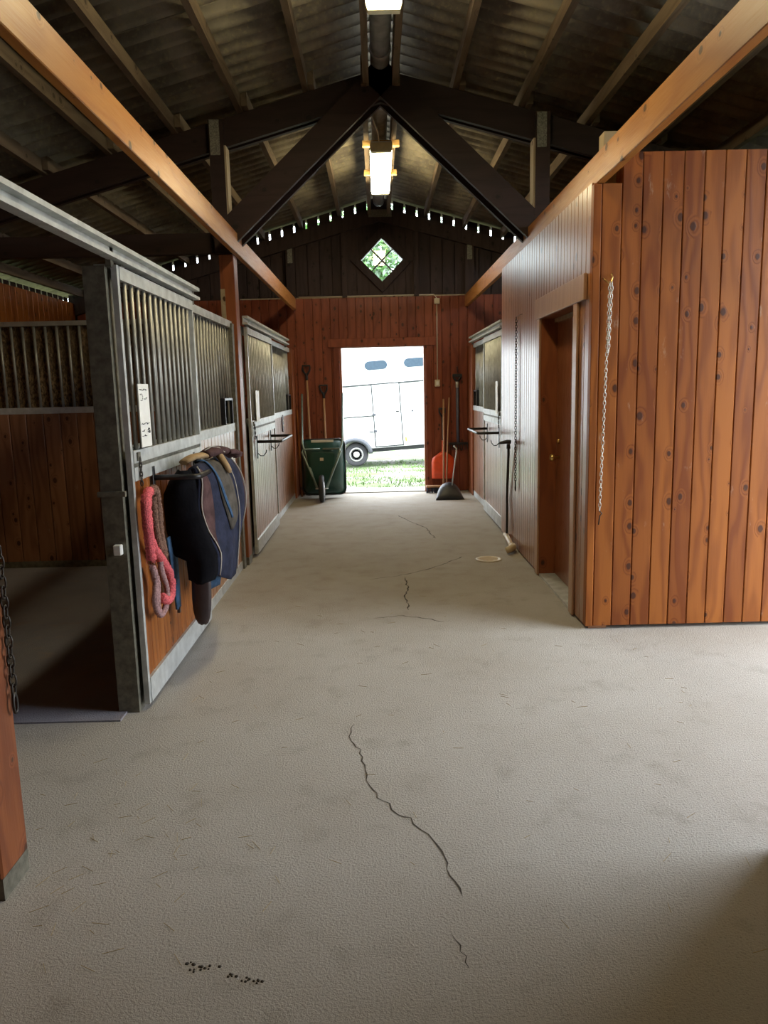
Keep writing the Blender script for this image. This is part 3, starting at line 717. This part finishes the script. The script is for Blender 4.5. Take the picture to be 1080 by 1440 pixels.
# ---------------------------------------------------------------- chains and small fittings
def chain(m, p, n, pitch=.024, r=.0022, w=.0075, swing=(0,0)):
    for k in range(n):
        c = Vector(p)+Vector((swing[0]*k*pitch, swing[1]*k*pitch, -k*pitch)); h = pitch*.66
        path = []
        for q_ in range(10):
            a = 2*pi*q_/10; u, z = w*cos(a), h*max(-1, min(1, 1.25*sin(a)))
            path.append(c+(Vector((u, 0, z)) if k % 2 else Vector((0, u, z))))
        m.tube(path, r, 5, closed=True)
    return c
cr = thing('hanging_chain', 'bright steel chain hanging on the orange tack room front wall', 'chain', (1.385, 4.59, .75))
m = MB(); e = chain(m, (1.392, 4.592, 2.13), 57, swing=(-.022, 0)); m.build('links', M_CHAIN, cr)
m = MB(); chain(m, (1.404, 4.590, 2.13), 17, swing=(-.03, 0)); m.build('doubled_links', M_CHAIN, cr)
MB().tube([(1.36, 4.615, 2.165), (1.365, 4.595, 2.155), (1.385, 4.59, 2.135), (1.40, 4.59, 2.14), (1.408, 4.592, 2.17), (1.402, 4.60, 2.19)], .004, 6).build('hook', M_BRASS, cr)
MB().tube([(e.x, 4.592, e.z-.015), (e.x+.015, 4.592, e.z-.03), (e.x+.002, 4.592, e.z-.045), (e.x-.004, 4.592, e.z-.10)], .004, 6).build('snap', M_CHAIND, cr)
cs_ = thing('hanging_chain', 'dark chain with snap hook on the glossy aisle wall', 'chain', (1.28, 7.0, .53))
m = MB(); e = chain(m, (1.278, 6.99, 2.15), 62, w=.009, r=.003); m.build('links', M_CHAIND, cs_)
MB().tube([(1.296, 6.80, 2.17), (1.285, 6.82, 2.17), (1.278, 6.99, 2.165)], .003, 6).build('hook', M_CHAIND, cs_)
MB().tube([(e.x, e.y+.004*0+.024*cos(t)*(1 if sin(t) < 0 else .55), e.z-.06+.05*sin(t)) for t in [2*pi*k/12 for k in range(12)]], .005, 6, closed=True).build('snap_hook', M_CHAIND, cs_)
cl_ = thing('hanging_chain', 'dark chain hanging on the lower left post', 'chain', (-1.185, 2.29, .6))
m = MB(); e = chain(m, (-1.178, 2.283, 1.08), 15, pitch=.032, r=.0032, w=.011); m.build('links', M_CHAIND, cl_)
MB().tube([(-1.195, 2.283, 1.10), (-1.175, 2.283, 1.105)], .005, 6).build('eye', M_CHAIND, cl_)
MB().tube([(e.x, e.y+.012*cos(t), e.z-.045+.033*sin(t)) for t in [2*pi*k/12 for k in range(12)]], .005, 6, closed=True).build('snap_hook', M_CHAIND, cl_)

h = thing('water_hose', 'black hose with tap handle rising from a beige floor pipe', 'hose', (1.25, 7.3, 0))
MB().tube([(1.262, 7.36, .10), (1.270, 7.40, .25), (1.272, 7.42, .45), (1.270, 7.36, .70), (1.262, 7.28, .90), (1.255, 7.24, .965)], .0125, 8).build('tube', M_RUBBER, h)
MB().tube([(1.256, 7.245, .955), (1.252, 7.235, 1.0)], [.02, .016], 8).build('valve', M_PLASTICB, h)
MB().tube([(1.16, 7.20, 1.012), (1.24, 7.22, 1.022), (1.275, 7.21, 1.02)], [.012, .02, .018], 8).build('tap_handle', M_PLASTICB, h)
MB().tube([(1.275, 7.55, .05), (1.262, 7.38, .07), (1.245, 7.05, .055), (1.24, 6.93, .05)], [.022, .026, .026, .026], 10).build('pipe', M_BEIGE, h)
MB().tube([(1.25, 6.97, .05), (1.235, 6.90, .05), (1.20, 6.86, .045), (1.17, 6.86, .035)], [.036, .036, .034, .03], 10).build('elbow', M_BEIGE, h)
MB().tube([(1.285, 7.44+.02*cos(k*1.3), .32+k*.012) for k in range(24)], .0035, 5).build('spring', M_GALV, h)
dr = thing('floor_drain', 'round beige drain cover in the aisle floor', 'drain', (.98, 6.66, 0))
MB().lathe([(.118,.0),(.12,.006),(.10,.009),(.098,.006),(.02,.006),(.001,.006)], (.98, 6.66, 0), 'z', 28).build('cover', M_IVORY, dr)
for k in range(-3, 4): MB().box(.98-.085*cos(k*.4), .98+.085*cos(k*.4), 6.66+k*.024-.004, 6.66+k*.024+.004, .0055, .0085).build('slot', M_BEIGE, dr)

sw = thing('light_switch', 'ivory switch box and cable beside the far doorway', 'switch', (.9, YF, 1.56))
MB().box(.86, .935, YF-.045, YF-.003, 1.565, 1.665, c=.006).build('box', M_IVORY, sw); MB().box(.878, .917, YF-.052, YF-.044, 1.59, 1.64, c=.003).build('rocker', M_WHITE, sw)
MB().tube([(.90, YF-.012, 1.66), (.903, YF-.012, 2.78)], .007, 6).build('cable', M_IVORY, sw)
MB().box(.865, .945, YF-.04, YF-.003, 2.75, 2.83, c=.006).build('junction_box', M_IVORY, sw)
MB().tube([(.905, YF-.02, 2.83), (.86, YF-.022, 2.885), (-1.10, YF-.022, 2.888)], .006, 6).build('cable', M_IVORY, sw)
bt = MB().sheet([[(1.50, 7.6, 3.05), (1.60, 7.6, 3.0)], [(1.47, 7.55, 2.85), (1.58, 7.58, 2.85)], [(1.49, 7.55, 2.74), (1.60, 7.58, 2.74)]], .006).build('plastic_sheet', M_TARP); tag(bt, 'scrap of blue plastic sheet stuck behind the right beam', 'plastic sheet')

# ---------------------------------------------------------------- saddle pads, halters, glove
def lerp(a, b, t): return a+(b-a)*t
def curve(keys, n):                        # smooth samples through key points
    K = [Vector(k) for k in keys]; out = []
    for i in range(n):
        t = i/(n-1)*(len(K)-1); j = min(int(t), len(K)-2); f = t-j
        p0, p1, p2, p3 = K[max(j-1,0)], K[j], K[j+1], K[min(j+2, len(K)-1)]
        out.append(.5*((2*p1)+(p2-p0)*f+(2*p0-5*p1+4*p2-p3)*f*f+(3*p1-p0-3*p2+p3)*f**3))
    return out
pad = thing('saddle_pad', 'navy saddle pad with black lining draped over the blanket bar', 'saddle pad', (-.95, 4.35, .5))
NS = 26
near = curve([(-1.10,4.07,.80), (-1.09,4.07,.98), (-1.04,4.03,1.11), (-.99,3.98,1.158), (-.965,3.97,1.09), (-.975,3.96,.95), (-.945,3.96,.82), (-.885,3.97,.70), (-.895,3.98,.58)], NS)
midc = curve([(-1.10,4.35,.72), (-1.09,4.35,.95), (-1.02,4.35,1.12), (-.93,4.35,1.17), (-.865,4.35,1.08), (-.845,4.35,.95), (-.845,4.35,.82), (-.86,4.35,.66), (-.885,4.35,.47)], NS)
farc = curve([(-1.10,4.72,.80), (-1.09,4.72,.98), (-1.03,4.72,1.11), (-.965,4.72,1.155), (-.895,4.72,1.08), (-.865,4.72,.96), (-.87,4.72,.84), (-.91,4.72,.70), (-.955,4.72,.52)], NS)
def psurf(s, t, off=0.0):                  # s along the drape 0..1, t along the bar 0..1
    def at(C, s):
        q_ = s*(NS-1); j = min(int(q_), NS-2); return C[j].lerp(C[j+1], q_-j)
    def P(s, t):
        a, b, c = at(near, s), at(midc, s), at(farc, s)
        p = a*((1-t)*(1-2*t))+b*(4*t*(1-t))+c*(t*(2*t-1))
        return p + Vector((.008*sin(t*17+s*3), 0, .004*sin(t*11)))
    p = P(s, t)
    if off:
        n_ = (P(min(1, s+.01), t)-P(max(0, s-.01), t)).cross(P(s, min(1, t+.01))-P(s, max(0, t-.01))).normalized()
        if n_.x+n_.z < 0: n_ = -n_
        p = p+n_*off
    return p
MB().sheet([[psurf(i/25, j/16) for j in range(17)] for i in range(26)], .02).build('cloth', M_NAVY, pad)
def overlay(s0, s1, f, mat, name, th=.008, off=.014):
    G = []
    for i in range(15):
        s = lerp(s0, s1, i/14); t0, t1 = f(i/14); G.append([psurf(s, lerp(t0, t1, j/5), off) for j in range(6)])
    MB().sheet(G, th).build(name, mat, pad)
overlay(.38, .78, lambda q_: (.19+.12*q_, .20+.12*q_+(.13+.17*q_)*sqrt(max(.01, 1-q_**8))), M_OLIVE, 'suede_patch')
overlay(.42, .90, lambda q_: (.015, .02+.13*sin(pi*min(1, q_*1.1))+.01), M_SUEDE, 'suede_panel')
overlay(.34, .72, lambda q_: (.15+.18*q_, .17+.185*q_), M_DENIM, 'blue_strip', .006, .02)
overlay(.36, .97, lambda q_: (.93, .985), M_SUEDE, 'rear_binding', .006, .016)
for t0, t1, s1_ in ((.52, .60, .97), (.72, .80, .80), (.01, .02, 1.0)):
    MB().tube([psurf(lerp(.40, s1_, i/20), lerp(t0, t1, i/20), .018) for i in range(21)], .0035, 6).build('piping', M_PIPING, pad)
Lz = [1.15,1.09,1.02,.95,.83,.74,.69,.66,.60,.555,.540]
Lx = [-1.055,-1.105,-1.140,-1.142,-1.138,-1.122,-1.105,-1.045,-1.042,-1.040,-1.00]
Rx = [-1.0,-.975,-.965,-.962,-.925,-.90,-.882,-.885,-.885,-.905,-.95]
MB().sheet([[(lerp(Lx[i], Rx[i], j/8), 3.975-.045*sin(pi*j/8)-.02*sin(6*j/8+i*.5)*.4, Lz[i]) for j in range(9)] for i in range(11)], .016).build('lining_flap', M_LINING, pad)
gz_ = [.60,.51,.43,.36,.316,.29,.283]; gl = [-1.04,-1.043,-1.046,-1.043,-1.034,-1.018,-1.0]; grr = [-.945,-.945,-.948,-.955,-.966,-.98,-.995]
MB().sheet([[(lerp(gl[i], grr[i], j/5), 4.06-.012*sin(pi*j/5), gz_[i]) for j in range(6)] for i in range(7)], .03).build('girth_flap', M_LEATH, pad)
MB().sheet([[(lerp(-.985, -.94, j/4)-.012*i, 4.24+.14*j/4+.02*i, .60-.05*i) for j in range(5)] for i in range(5)], .016).build('webbing_flap', M_DENIM, pad)
MB().box(-.875, -.855, 4.68, 4.74, .95, 1.0).build('buckle', M_PLASTICB, pad)

st = thing('stirrup_strap', 'faded blue strap hanging beside the pink halter', 'strap', (-1.12, 4.0, .36))
MB().sheet([[(-1.125, lerp(3.90, 4.05, j/2), .80) for j in range(3)], [(-1.12, lerp(3.905, 4.045, j/2), .72) for j in range(3)], [(-1.12, lerp(3.955, 4.055, j/2), .55) for j in range(3)], [(-1.125, lerp(3.995, 4.07, j/2), .38) for j in range(3)]], .012).build('webbing', M_DENIM, st)
MB().box(-1.13, -1.115, 4.02, 4.045, .355, .385).build('tip', M_LEATH, st)

def fuzzy(name, keys, r, mat, parent, n=60):
    P = curve([(-1.12, a, b) if len(k) == 2 else k for k in keys for a, b in [k[-2:]]], n); rr = random.Random(3)
    m = MB().tube(P, [r*rr.uniform(.85, 1.15)*(.55 if i in (0, n-1) else 1) for i in range(n)], 10)
    for _ in range(n*16):                  # fleece tufts
        i = rr.randrange(n); d = Vector((rr.gauss(0,1), rr.gauss(0,1), rr.gauss(0,1))).normalized(); p = P[i]+d*r*.9; e_ = d.orthogonal().normalized()*.003
        m.add([p-e_, p+e_, p+d*r*rr.uniform(.2,.4)], [(0,1,2)])
    return m.build(name, mat, parent)
hk = thing('fleece_halter', 'pink and brown fleece halter hanging on the orange door', 'halter', (-1.12, 3.7, .45))
fuzzy('pink_noseband', [(3.655,1.085),(3.60,1.07),(3.572,1.02),(3.580,.906),(3.640,.81),(3.78,.70),(3.875,.62),(3.905,.55),(3.885,.495),(3.80,.49),(3.72,.53)], .0235, M_PINK, hk)
fuzzy('pink_cheekpiece', [(3.60,1.06),(3.585,.96),(3.59,.84),(3.60,.75)], .024, M_PINK, hk, 30)
fuzzy('brown_crownpiece', [(3.66,1.077),(3.74,1.075),(3.765,.972),(3.775,.84),(3.81,.72)], .022, M_FLEECE, hk)
fuzzy('brown_strap', [(3.70,1.05),(3.70,.95),(3.72,.85),(3.76,.76)], .018, M_FLEECE, hk, 40)
fuzzy('mauve_rope', [(3.60,.72),(3.64,.64),(3.61,.54),(3.64,.475),(3.70,.445),(3.79,.47),(3.82,.55),(3.75,.655),(3.74,.72)], .015, M_MAUVE, hk)
fuzzy('mauve_tail', [(3.62,.71),(3.67,.62),(3.65,.53),(3.67,.46)], .014, M_MAUVE, hk, 30)

gv = thing('work_glove', 'brown and tan glove lying on top of the navy saddle pad', 'glove', (-.96, 4.3, 1.19))
MB().tube(curve([(-1.07,4.12,1.175),(-1.03,4.17,1.20),(-.985,4.22,1.205),(-.955,4.25,1.20)], 9), [.036,.042,.042,.040,.042,.044,.044,.044,.042], 12, sq=.4).build('cuff', M_TAN, gv)
palm = MB().tube(curve([(-.975,4.22,1.205),(-.94,4.28,1.222),(-.90,4.34,1.222),(-.875,4.38,1.21)], 9), [.045,.052,.056,.058,.056,.052,.048,.044,.035], 12, sq=.5)
for k, L in enumerate((.11, .13, .12, .09)):
    o_ = (k-1.5)*.026; b0 = Vector((-.885-o_*.7, 4.36+o_*.7, 1.212)); dd = Vector((.45, .75, -.12-.1*k)).normalized()
    palm.tube([b0, b0+dd*L*.4+Vector((0,0,.006)), b0+dd*L*.75, b0+dd*L], [.016, .0155, .0145, .008], 8)
palm.build('hand', M_SUEDE, gv)
MB().tube([(-.92,4.30,1.215), (-.895,4.27,1.19), (-.862,4.25,1.145), (-.846,4.247,1.115), (-.842,4.247,1.10)], [.020,.020,.018,.016,.008], 10).build('thumb', M_TAN, gv)
MB().tube([(-.965,4.20,1.235), (-.94,4.26,1.251), (-.90,4.27,1.243), (-.87,4.28,1.215)], .0035, 6).build('seam', M_PIPING, gv)

# ---------------------------------------------------------------- wheelbarrow and tools on the left of the far doorway
wbw = thing('wheelbarrow', 'dark green wheelbarrow tipped up on its nose against the far wall', 'wheelbarrow', (-.8, 10.75, 0))
def rrect(cx, cz, w, hh, r, y, n=4):
    P = []
    for qx, qz, a0 in ((1,1,0),(-1,1,pi/2),(-1,-1,pi),(1,-1,1.5*pi)):
        for k in range(n+1):
            a = a0+pi/2*k/n; P.append((cx+qx*(w/2-r)+r*cos(a), y, cz+qz*(hh/2-r)+r*sin(a)))
    return P
rings = [rrect(-.80, .50, .30, .36, .06, 10.60), rrect(-.80, .48, .38, .46, .06, 10.61), rrect(-.80, .455, .56, .74, .08, 10.86), rrect(-.795, .45, .62, .80, .08, 10.90), rrect(-.795, .45, .59, .77, .075, 10.90), rrect(-.80, .455, .53, .71, .07, 10.86), rrect(-.80, .48, .36, .44, .05, 10.63)]
m = MB(); n = len(rings[0]); vs = [p for r_ in rings for p in r_]
m.add(vs, [(i*n+k, i*n+(k+1)%n, (i+1)*n+(k+1)%n, (i+1)*n+k) for i in range(6) for k in range(n)]+[tuple(reversed(range(n))), tuple(6*n+k for k in range(n))], True)
m.build('tub', M_TUB, wbw)
MB().tube(rrect(-.795, .45, .62, .80, .08, 10.90), .013, 8, closed=True).build('rim', M_PLASTICB, wbw)
for s in (-1, 1):
    xx = -.80+s*.285
    MB().tube([(-.80+s*.30, 11.18, 1.50), (xx+s*.0, 10.80, .80), (-.80+s*.15, 10.585, .42), (-.80+s*.075, 10.48, .20)], .014, 8).build('handle', M_GREENF, wbw)
    MB().tube([(-.80+s*.02, 10.59, .735), (-.80+s*.25, 10.59, .735), (-.80+s*.275, 10.585, .70), (-.80+s*.15, 10.52, .40), (-.80+s*.06, 10.46, .20)], .013, 8).build('leg', M_GREENF, wbw)
MB().tube([(-.89, 10.45, .19), (-.71, 10.45, .19)], .009, 8).build('axle', M_GALV, wbw)
MB().box(-.96, -.64, 10.83, 10.85, .80, .845).build('cross_plate', M_WHITE, wbw)
MB().box(-.825, -.775, 10.592, 10.599, .57, .61).build('sticker', M_IVORY, wbw)
wh = MB().lathe([(.06,-.03),(.14,-.035),(.175,-.033),(.19,-.018),(.193,0),(.19,.018),(.175,.033),(.14,.035),(.06,.03)], (-.80, 10.45, .193), 'x', 28).build('wheel', M_RUBBER, wbw)
MB().lathe([(.03,-.04),(.10,-.036),(.10,.036),(.03,.04)], (-.80, 10.45, .193), 'x', 16).build('hub', M_RIM, wh)

def dgrip(m, p, w=.05, h=.11):
    x, y, z = p
    m.tube([(x, y, z), (x-w*.9, y, z+h*.55), (x-w, y, z+h), (x+w, y, z+h), (x+w*.9, y, z+h*.55), (x, y, z)], .014, 8)
    return m
sh = thing('shovel', 'tall pale handled shovel with black grip behind the wheelbarrow', 'shovel', (-1.0, 11.15, 0))
MB().tube([(-.985, 11.05, .40), (-1.00, 11.12, .80), (-1.026, 11.26, 1.72)], .016, 8).build('shaft', M_HANDLE, sh)
dgrip(MB(), (-1.03, 11.262, 1.76), .055, .15).tube([(-1.026, 11.26, 1.70), (-1.031, 11.263, 1.80)], .02, 8).build('grip', M_PLASTICB, sh)
MB().sheet([[(-.985+lerp(-.11, .11, j/4)*(1 if i < 3 else .45), 11.02-.02*abs(j-2)+.02*i, .06+.10*i) for j in range(5)] for i in range(4)], .008).build('blade', M_GALVD, sh)
sh2 = thing('garden_fork', 'shorter pale handled fork with black grip behind the wheelbarrow', 'fork', (-.78, 11.18, 0))
MB().tube([(-.77, 11.14, .35), (-.777, 11.18, .79), (-.785, 11.26, 1.45)], .016, 8).build('shaft', M_HANDLE, sh2)
dgrip(MB(), (-.786, 11.262, 1.48), .055, .14).tube([(-.785, 11.26, 1.43), (-.786, 11.262, 1.52)], .02, 8).build('grip', M_PLASTICB, sh2)
f = MB().box(-.86, -.68, 11.12, 11.14, .33, .36)
for k in range(4): f.tube([(-.85+k*.053, 11.13, .34), (-.85+k*.053, 11.09, .2), (-.85+k*.053, 11.05, .02)], .006, 6)
f.build('tines', M_GALVD, sh2)
la = MB().beam((-1.145, 11.05, 0.0), (-1.185, 11.18, 1.27), .025, .045).build('wooden_lath', M_PLANK); tag(la, 'thin wooden lath leaning in the corner left of the wheelbarrow', 'lath')

# ---------------------------------------------------------------- tools on the right of the far doorway
br = thing('push_broom', 'push broom with wooden handle and dark bristles beside the doorway', 'broom', (.85, 11.1, 0))
MB().box(.70, 1.06, 11.08, 11.14, .085, .115, c=.006).build('head', M_HANDLE, br)
b_ = MB()
for k in range(70):
    x, y = random.uniform(.705, 1.055), random.uniform(11.085, 11.135); b_.tube([(x, y, .09), (x+random.uniform(-.012,.012), y+random.uniform(-.02,.01), .002)], .004, 4)
bo = b_.build('bristles', M_BRISTLE, br); bo['kind'] = 'stuff'
MB().tube([(.96, 11.11, .10), (.975, 11.17, .8), (.985, 11.275, 1.38)], .014, 8).build('handle', M_HANDLE, br)
os_ = thing('snow_shovel', 'orange plastic shovel standing behind the broom', 'shovel', (.97, 11.2, .2))
sx = [(.17,.0),(.172,.12),(.172,.25),(.155,.31),(.10,.355),(.03,.40)]
MB().sheet([[(.968+lerp(-a, a, j/6), 11.235-.03*(1-((j-3)/3)**2)+.0*z, .20+z) for j in range(7)] for a, z in sx], .008).build('blade', M_ORANGE, os_)
MB().tube([(.968, 11.225, .50), (.968, 11.235, .77)], .018, 8).build('socket', M_ORANGE, os_)
MB().tube([(.968, 11.235, .76), (.962, 11.26, 1.12)], .015, 8).build('shaft', M_PLASTICB, os_)
dgrip(MB(), (.962, 11.262, 1.12), .045, .12).build('grip', M_PLASTICB, os_)
MB().tube([(.962, 11.299, 1.245), (.962, 11.25, 1.225), (.962, 11.24, 1.25)], .006, 6).build('hook', M_BLACK, os_)
rd = MB().tube([(1.0, 11.10, .008), (1.025, 11.18, .60), (1.07, 11.283, 1.40)], .011, 8).build('wooden_rod', M_HANDLE); tag(rd, 'thin bare wooden rod leaning between broom and hanging rake', 'rod')
rk = thing('rake', 'grey blue handled rake hanging on the far wall', 'rake', (1.19, 11.27, .7))
MB().tube([(1.195, 11.265, .73), (1.19, 11.27, 1.55)], .022, 8).build('shaft', M_TOOLG, rk)
MB().tube([(1.19, 11.27, 1.54), (1.19, 11.27, 1.63)], .024, 8).build('ferrule', M_GALV, rk)
dgrip(MB(), (1.19, 11.268, 1.63), .06, .10).box(1.12, 1.26, 11.25, 11.285, 1.70, 1.735).build('grip', M_PLASTICB, rk)
MB().tube([(1.19, 11.296, 1.85), (1.19, 11.25, 1.84), (1.19, 11.24, 1.76)], .007, 6).build('hook', M_BLACK, rk)
f = MB().box(1.06, 1.345, 11.25, 11.28, .70, .735)
for k in range(8): f.tube([(1.075+k*.037, 11.26, .71), (1.075+k*.037, 11.24, .62)], .006, 5)
f.build('head', M_BLACK, rk)
dp = thing('dustpan', 'black lobby dustpan with bent metal handle on the aisle floor', 'dustpan', (.98, 10.45, 0))
G = []
for i in range(7):
    y = lerp(10.36, 10.58, i/6); hgt = .012+.21*sin(min(1, i/5)*pi/2); w = lerp(.20, .155, i/6)
    G.append([(.985+w*cos(a), y, max(.004, hgt*sin(a)**.8)) for a in [pi*k/12 for k in range(13)]])
MB().sheet(G, .007).build('hood', M_PLASTICB, dp)
MB().box(.80, 1.17, 10.35, 10.58, .002, .009).build('pan', M_PLASTICB, dp)
MB().prism([(.985+.15*cos(a), .005+.205*sin(a)) for a in [pi*k/12 for k in range(13)]], 'y', 10.575, 10.583).build('back_plate', M_PLASTICB, dp)
MB().tube([(1.02, 10.42, .20), (1.05, 10.40, .45), (1.085, 10.40, .67), (1.08, 10.40, .715), (1.045, 10.40, .75)], .009, 8).build('handle', M_GALV, dp)

# ---------------------------------------------------------------- horse trailer outside
tl = thing('horse_trailer', 'white horse trailer parked on the grass outside the doorway', 'trailer', (-.75, 17.5, -.235))
TY = 17.5
T0 = len(bpy.data.objects)
parts = []
def tb(m, name, mat, par=None):
    o = m.build(name, mat, par or tl); parts.append(o); return o
body = tb(MB().prism([(-3.0,.17),(2.3,.17),(2.6,.9),(2.6,1.75),(2.15,2.5),(1.9,2.62),(-2.9,2.62),(-3.0,2.5)], 'y', TY, TY+1.75), 'body', M_TRWHITE)
tb(MB().box(-3.0, 2.6, TY-.012, TY, 1.595, 1.63), 'waist_seam', M_TRSEAM)
tb(MB().box(-3.0, -.02, TY-.012, TY, .89, .915), 'lower_seam', M_TRSEAM)
tb(MB().box(-3.0, 2.35, TY-.015, TY, .155, .185), 'sill_rail', M_RIM)
dd = tb(MB().box(-.01, .60, TY-.014, TY-.002, .20, 1.60), 'door', M_TRWHITE)
tb(MB().box(-.035, -.012, TY-.018, TY, .18, 1.62).box(.602, .625, TY-.018, TY, .18, 1.62).box(-.035, .625, TY-.018, TY, 1.60, 1.625).box(-.035, .625, TY-.018, TY, .17, .192), 'door_seam', M_TRSEAM)
tb(MB().box(.50, .58, TY-.045, TY-.014, .95, .975, c=.004), 'door_handle', M_PLASTICB, dd)
for z in (.52, .90): tb(MB().box(-.05, .03, TY-.03, TY-.012, z, z+.05), 'hinge', M_FENDER, dd)
tb(MB().box(-.16, -.06, TY-.03, TY-.005, .525, .545), 'latch', M_FENDER)
tb(MB().box(.86, .90, TY-.03, TY-.005, .93, .97), 'tether_ring', M_FENDER)
tb(MB().box(.67, .70, TY-.02, TY-.002, .26, .36), 'reflector', simple('amber reflector', (.8,.5,.03), .3))
for x0 in (-.14, .76):
    tb(MB().prism([(x0+.10+.10*cos(a), 2.04+.10*sin(a)) for a in [pi/2+pi*k/8 for k in range(9)]]+[(x0+.42+.10*cos(a), 2.04+.10*sin(a)) for a in [-pi/2+pi*k/8 for k in range(9)]], 'y', TY-.014, TY), 'window', M_TINT)
wl_ = tb(MB().lathe([(.16,-.16),(.25,-.17),(.275,-.14),(.278,-.02),(.25,.0),(.15,.0)], (-.49, TY+.10, .045), 'y', 32), 'wheel', M_TYRE)
tb(MB().lathe([(.165,-.175),(.15,-.18),(.13,-.175),(.07,-.175),(.05,-.19),(.01,-.192)], (-.49, TY+.10, .045), 'y', 28), 'rim', M_RIM, wl_)
for k in range(12):
    a = 2*pi*k/12; c = (-.49+.118*cos(a), 0, .045+.118*sin(a))
    tb(MB().box(c[0]-.014, c[0]+.014, TY-.085, TY-.074, c[2]-.013, c[2]+.013), 'rim_slot', M_TYRE, wl_)
G = [[(-.53+r_*cos(a), yy, .05+r_*.9*sin(a)) for a in [pi*k/16 for k in range(17)]] for r_, yy in ((.33, TY-.17), (.41, TY-.17), (.42, TY+.0))]
tb(MB().sheet(G, .012), 'fender', M_FENDER)
tb(MB().box(-2.9, 2.2, TY+.2, TY+1.5, .05, .16), 'chassis', M_FENDER)
tb(MB().tube([(2.3, TY+.85, .12), (3.8, TY+.85, .14)], .05, 8), 'drawbar', M_GALV)
tb(MB().lathe([(.25,-.1),(.275,-.06),(.275,.06),(.25,.1)], (-.49, TY+1.6, .045), 'y', 24), 'wheel', M_TYRE)
tl.rotation_euler = (0, -radians(3.2), 0)

# ---------------------------------------------------------------- tree beyond the trailer
te = thing('leafy_tree', 'leafy tree behind the trailer, seen through the diamond window', 'tree', (.5, 33, -.3))
MB().tube([(.5,33,-.3), (.55,33,2), (.4,33.1,5), (.5,33,9)], [.3,.24,.18,.06], 10).build('trunk', M_BARK, te)
for mat, n_, sd in ((M_LEAF, 4200, 1), (M_LEAFB, 3000, 2)):
    rr = random.Random(sd); lm = MB()
    for _ in range(n_):
        d = Vector((rr.gauss(0,1), rr.gauss(0,1), rr.gauss(0,1))).normalized()*rr.random()**.45
        p = Vector((.5+(-1.0 if sd == 1 else 1.4)+d.x*3.2, 33+d.y*3, 6.8+d.z*3.8)); a = Vector((rr.gauss(0,1), rr.gauss(0,1), rr.gauss(0,1))).normalized(); b = a.orthogonal().normalized(); s_ = rr.uniform(.10, .2)
        lm.add([p-a*s_, p+b*s_*.5, p+a*s_, p-b*s_*.5], [(0,1,2,3)])
    lo = lm.build('foliage', mat, te); lo['kind'] = 'stuff'

# ---------------------------------------------------------------- straw litter on the floor
sm_ = MB(); rr = random.Random(11)
for _ in range(170):
    if rr.random() < .45: x, y = rr.gauss(-1.0, .25), rr.gauss(2.3, .35)
    else: x, y = rr.uniform(-1.15, 1.6), rr.uniform(1.5, 5.5)
    if x < -1.6 or (x < -1.17 and 2.1 < y < 2.32) or (x > 1.25 and (y < 2.35 or y > 4.55)) or (y > 3.4 and x < -1.1): continue
    a = rr.uniform(0, pi); L = rr.uniform(.008, .03); sm_.beam((x-L*cos(a), y-L*sin(a), .0015), (x+L*cos(a), y+L*sin(a), .003), .0012, .0012)
so = sm_.build('straw', M_STRAW); so['kind'] = 'stuff'; tag(so, 'scattered bits of straw on the concrete floor', 'straw')
dc = MB()
for (x, y) in ((-.547,1.849),(-.505,1.835),(-.43,1.802),(-.39,1.791),(-.364,1.78),(-.53,1.83)):
    for _ in range(5):
        a, b = x+rr.gauss(0,.012), y+rr.gauss(0,.006); dc.lathe([(rr.uniform(.003,.007),0),(.002,rr.uniform(.002,.004))], (a, b, 0), 'z', 5)
do = dc.build('dirt', M_CRACK); do['kind'] = 'stuff'; tag(do, 'dark crumbs of dirt near the bottom of the aisle floor', 'dirt')

# portals at the real openings
portal(((DX0+DX1)/2, YF+.14, DZ/2), (radians(-90), 0, 0), DX1-DX0, DZ)
portal((XE+.12, (RO0+RO1)/2, ROZ/2), (0, radians(90), 0), ROZ, RO1-RO0)
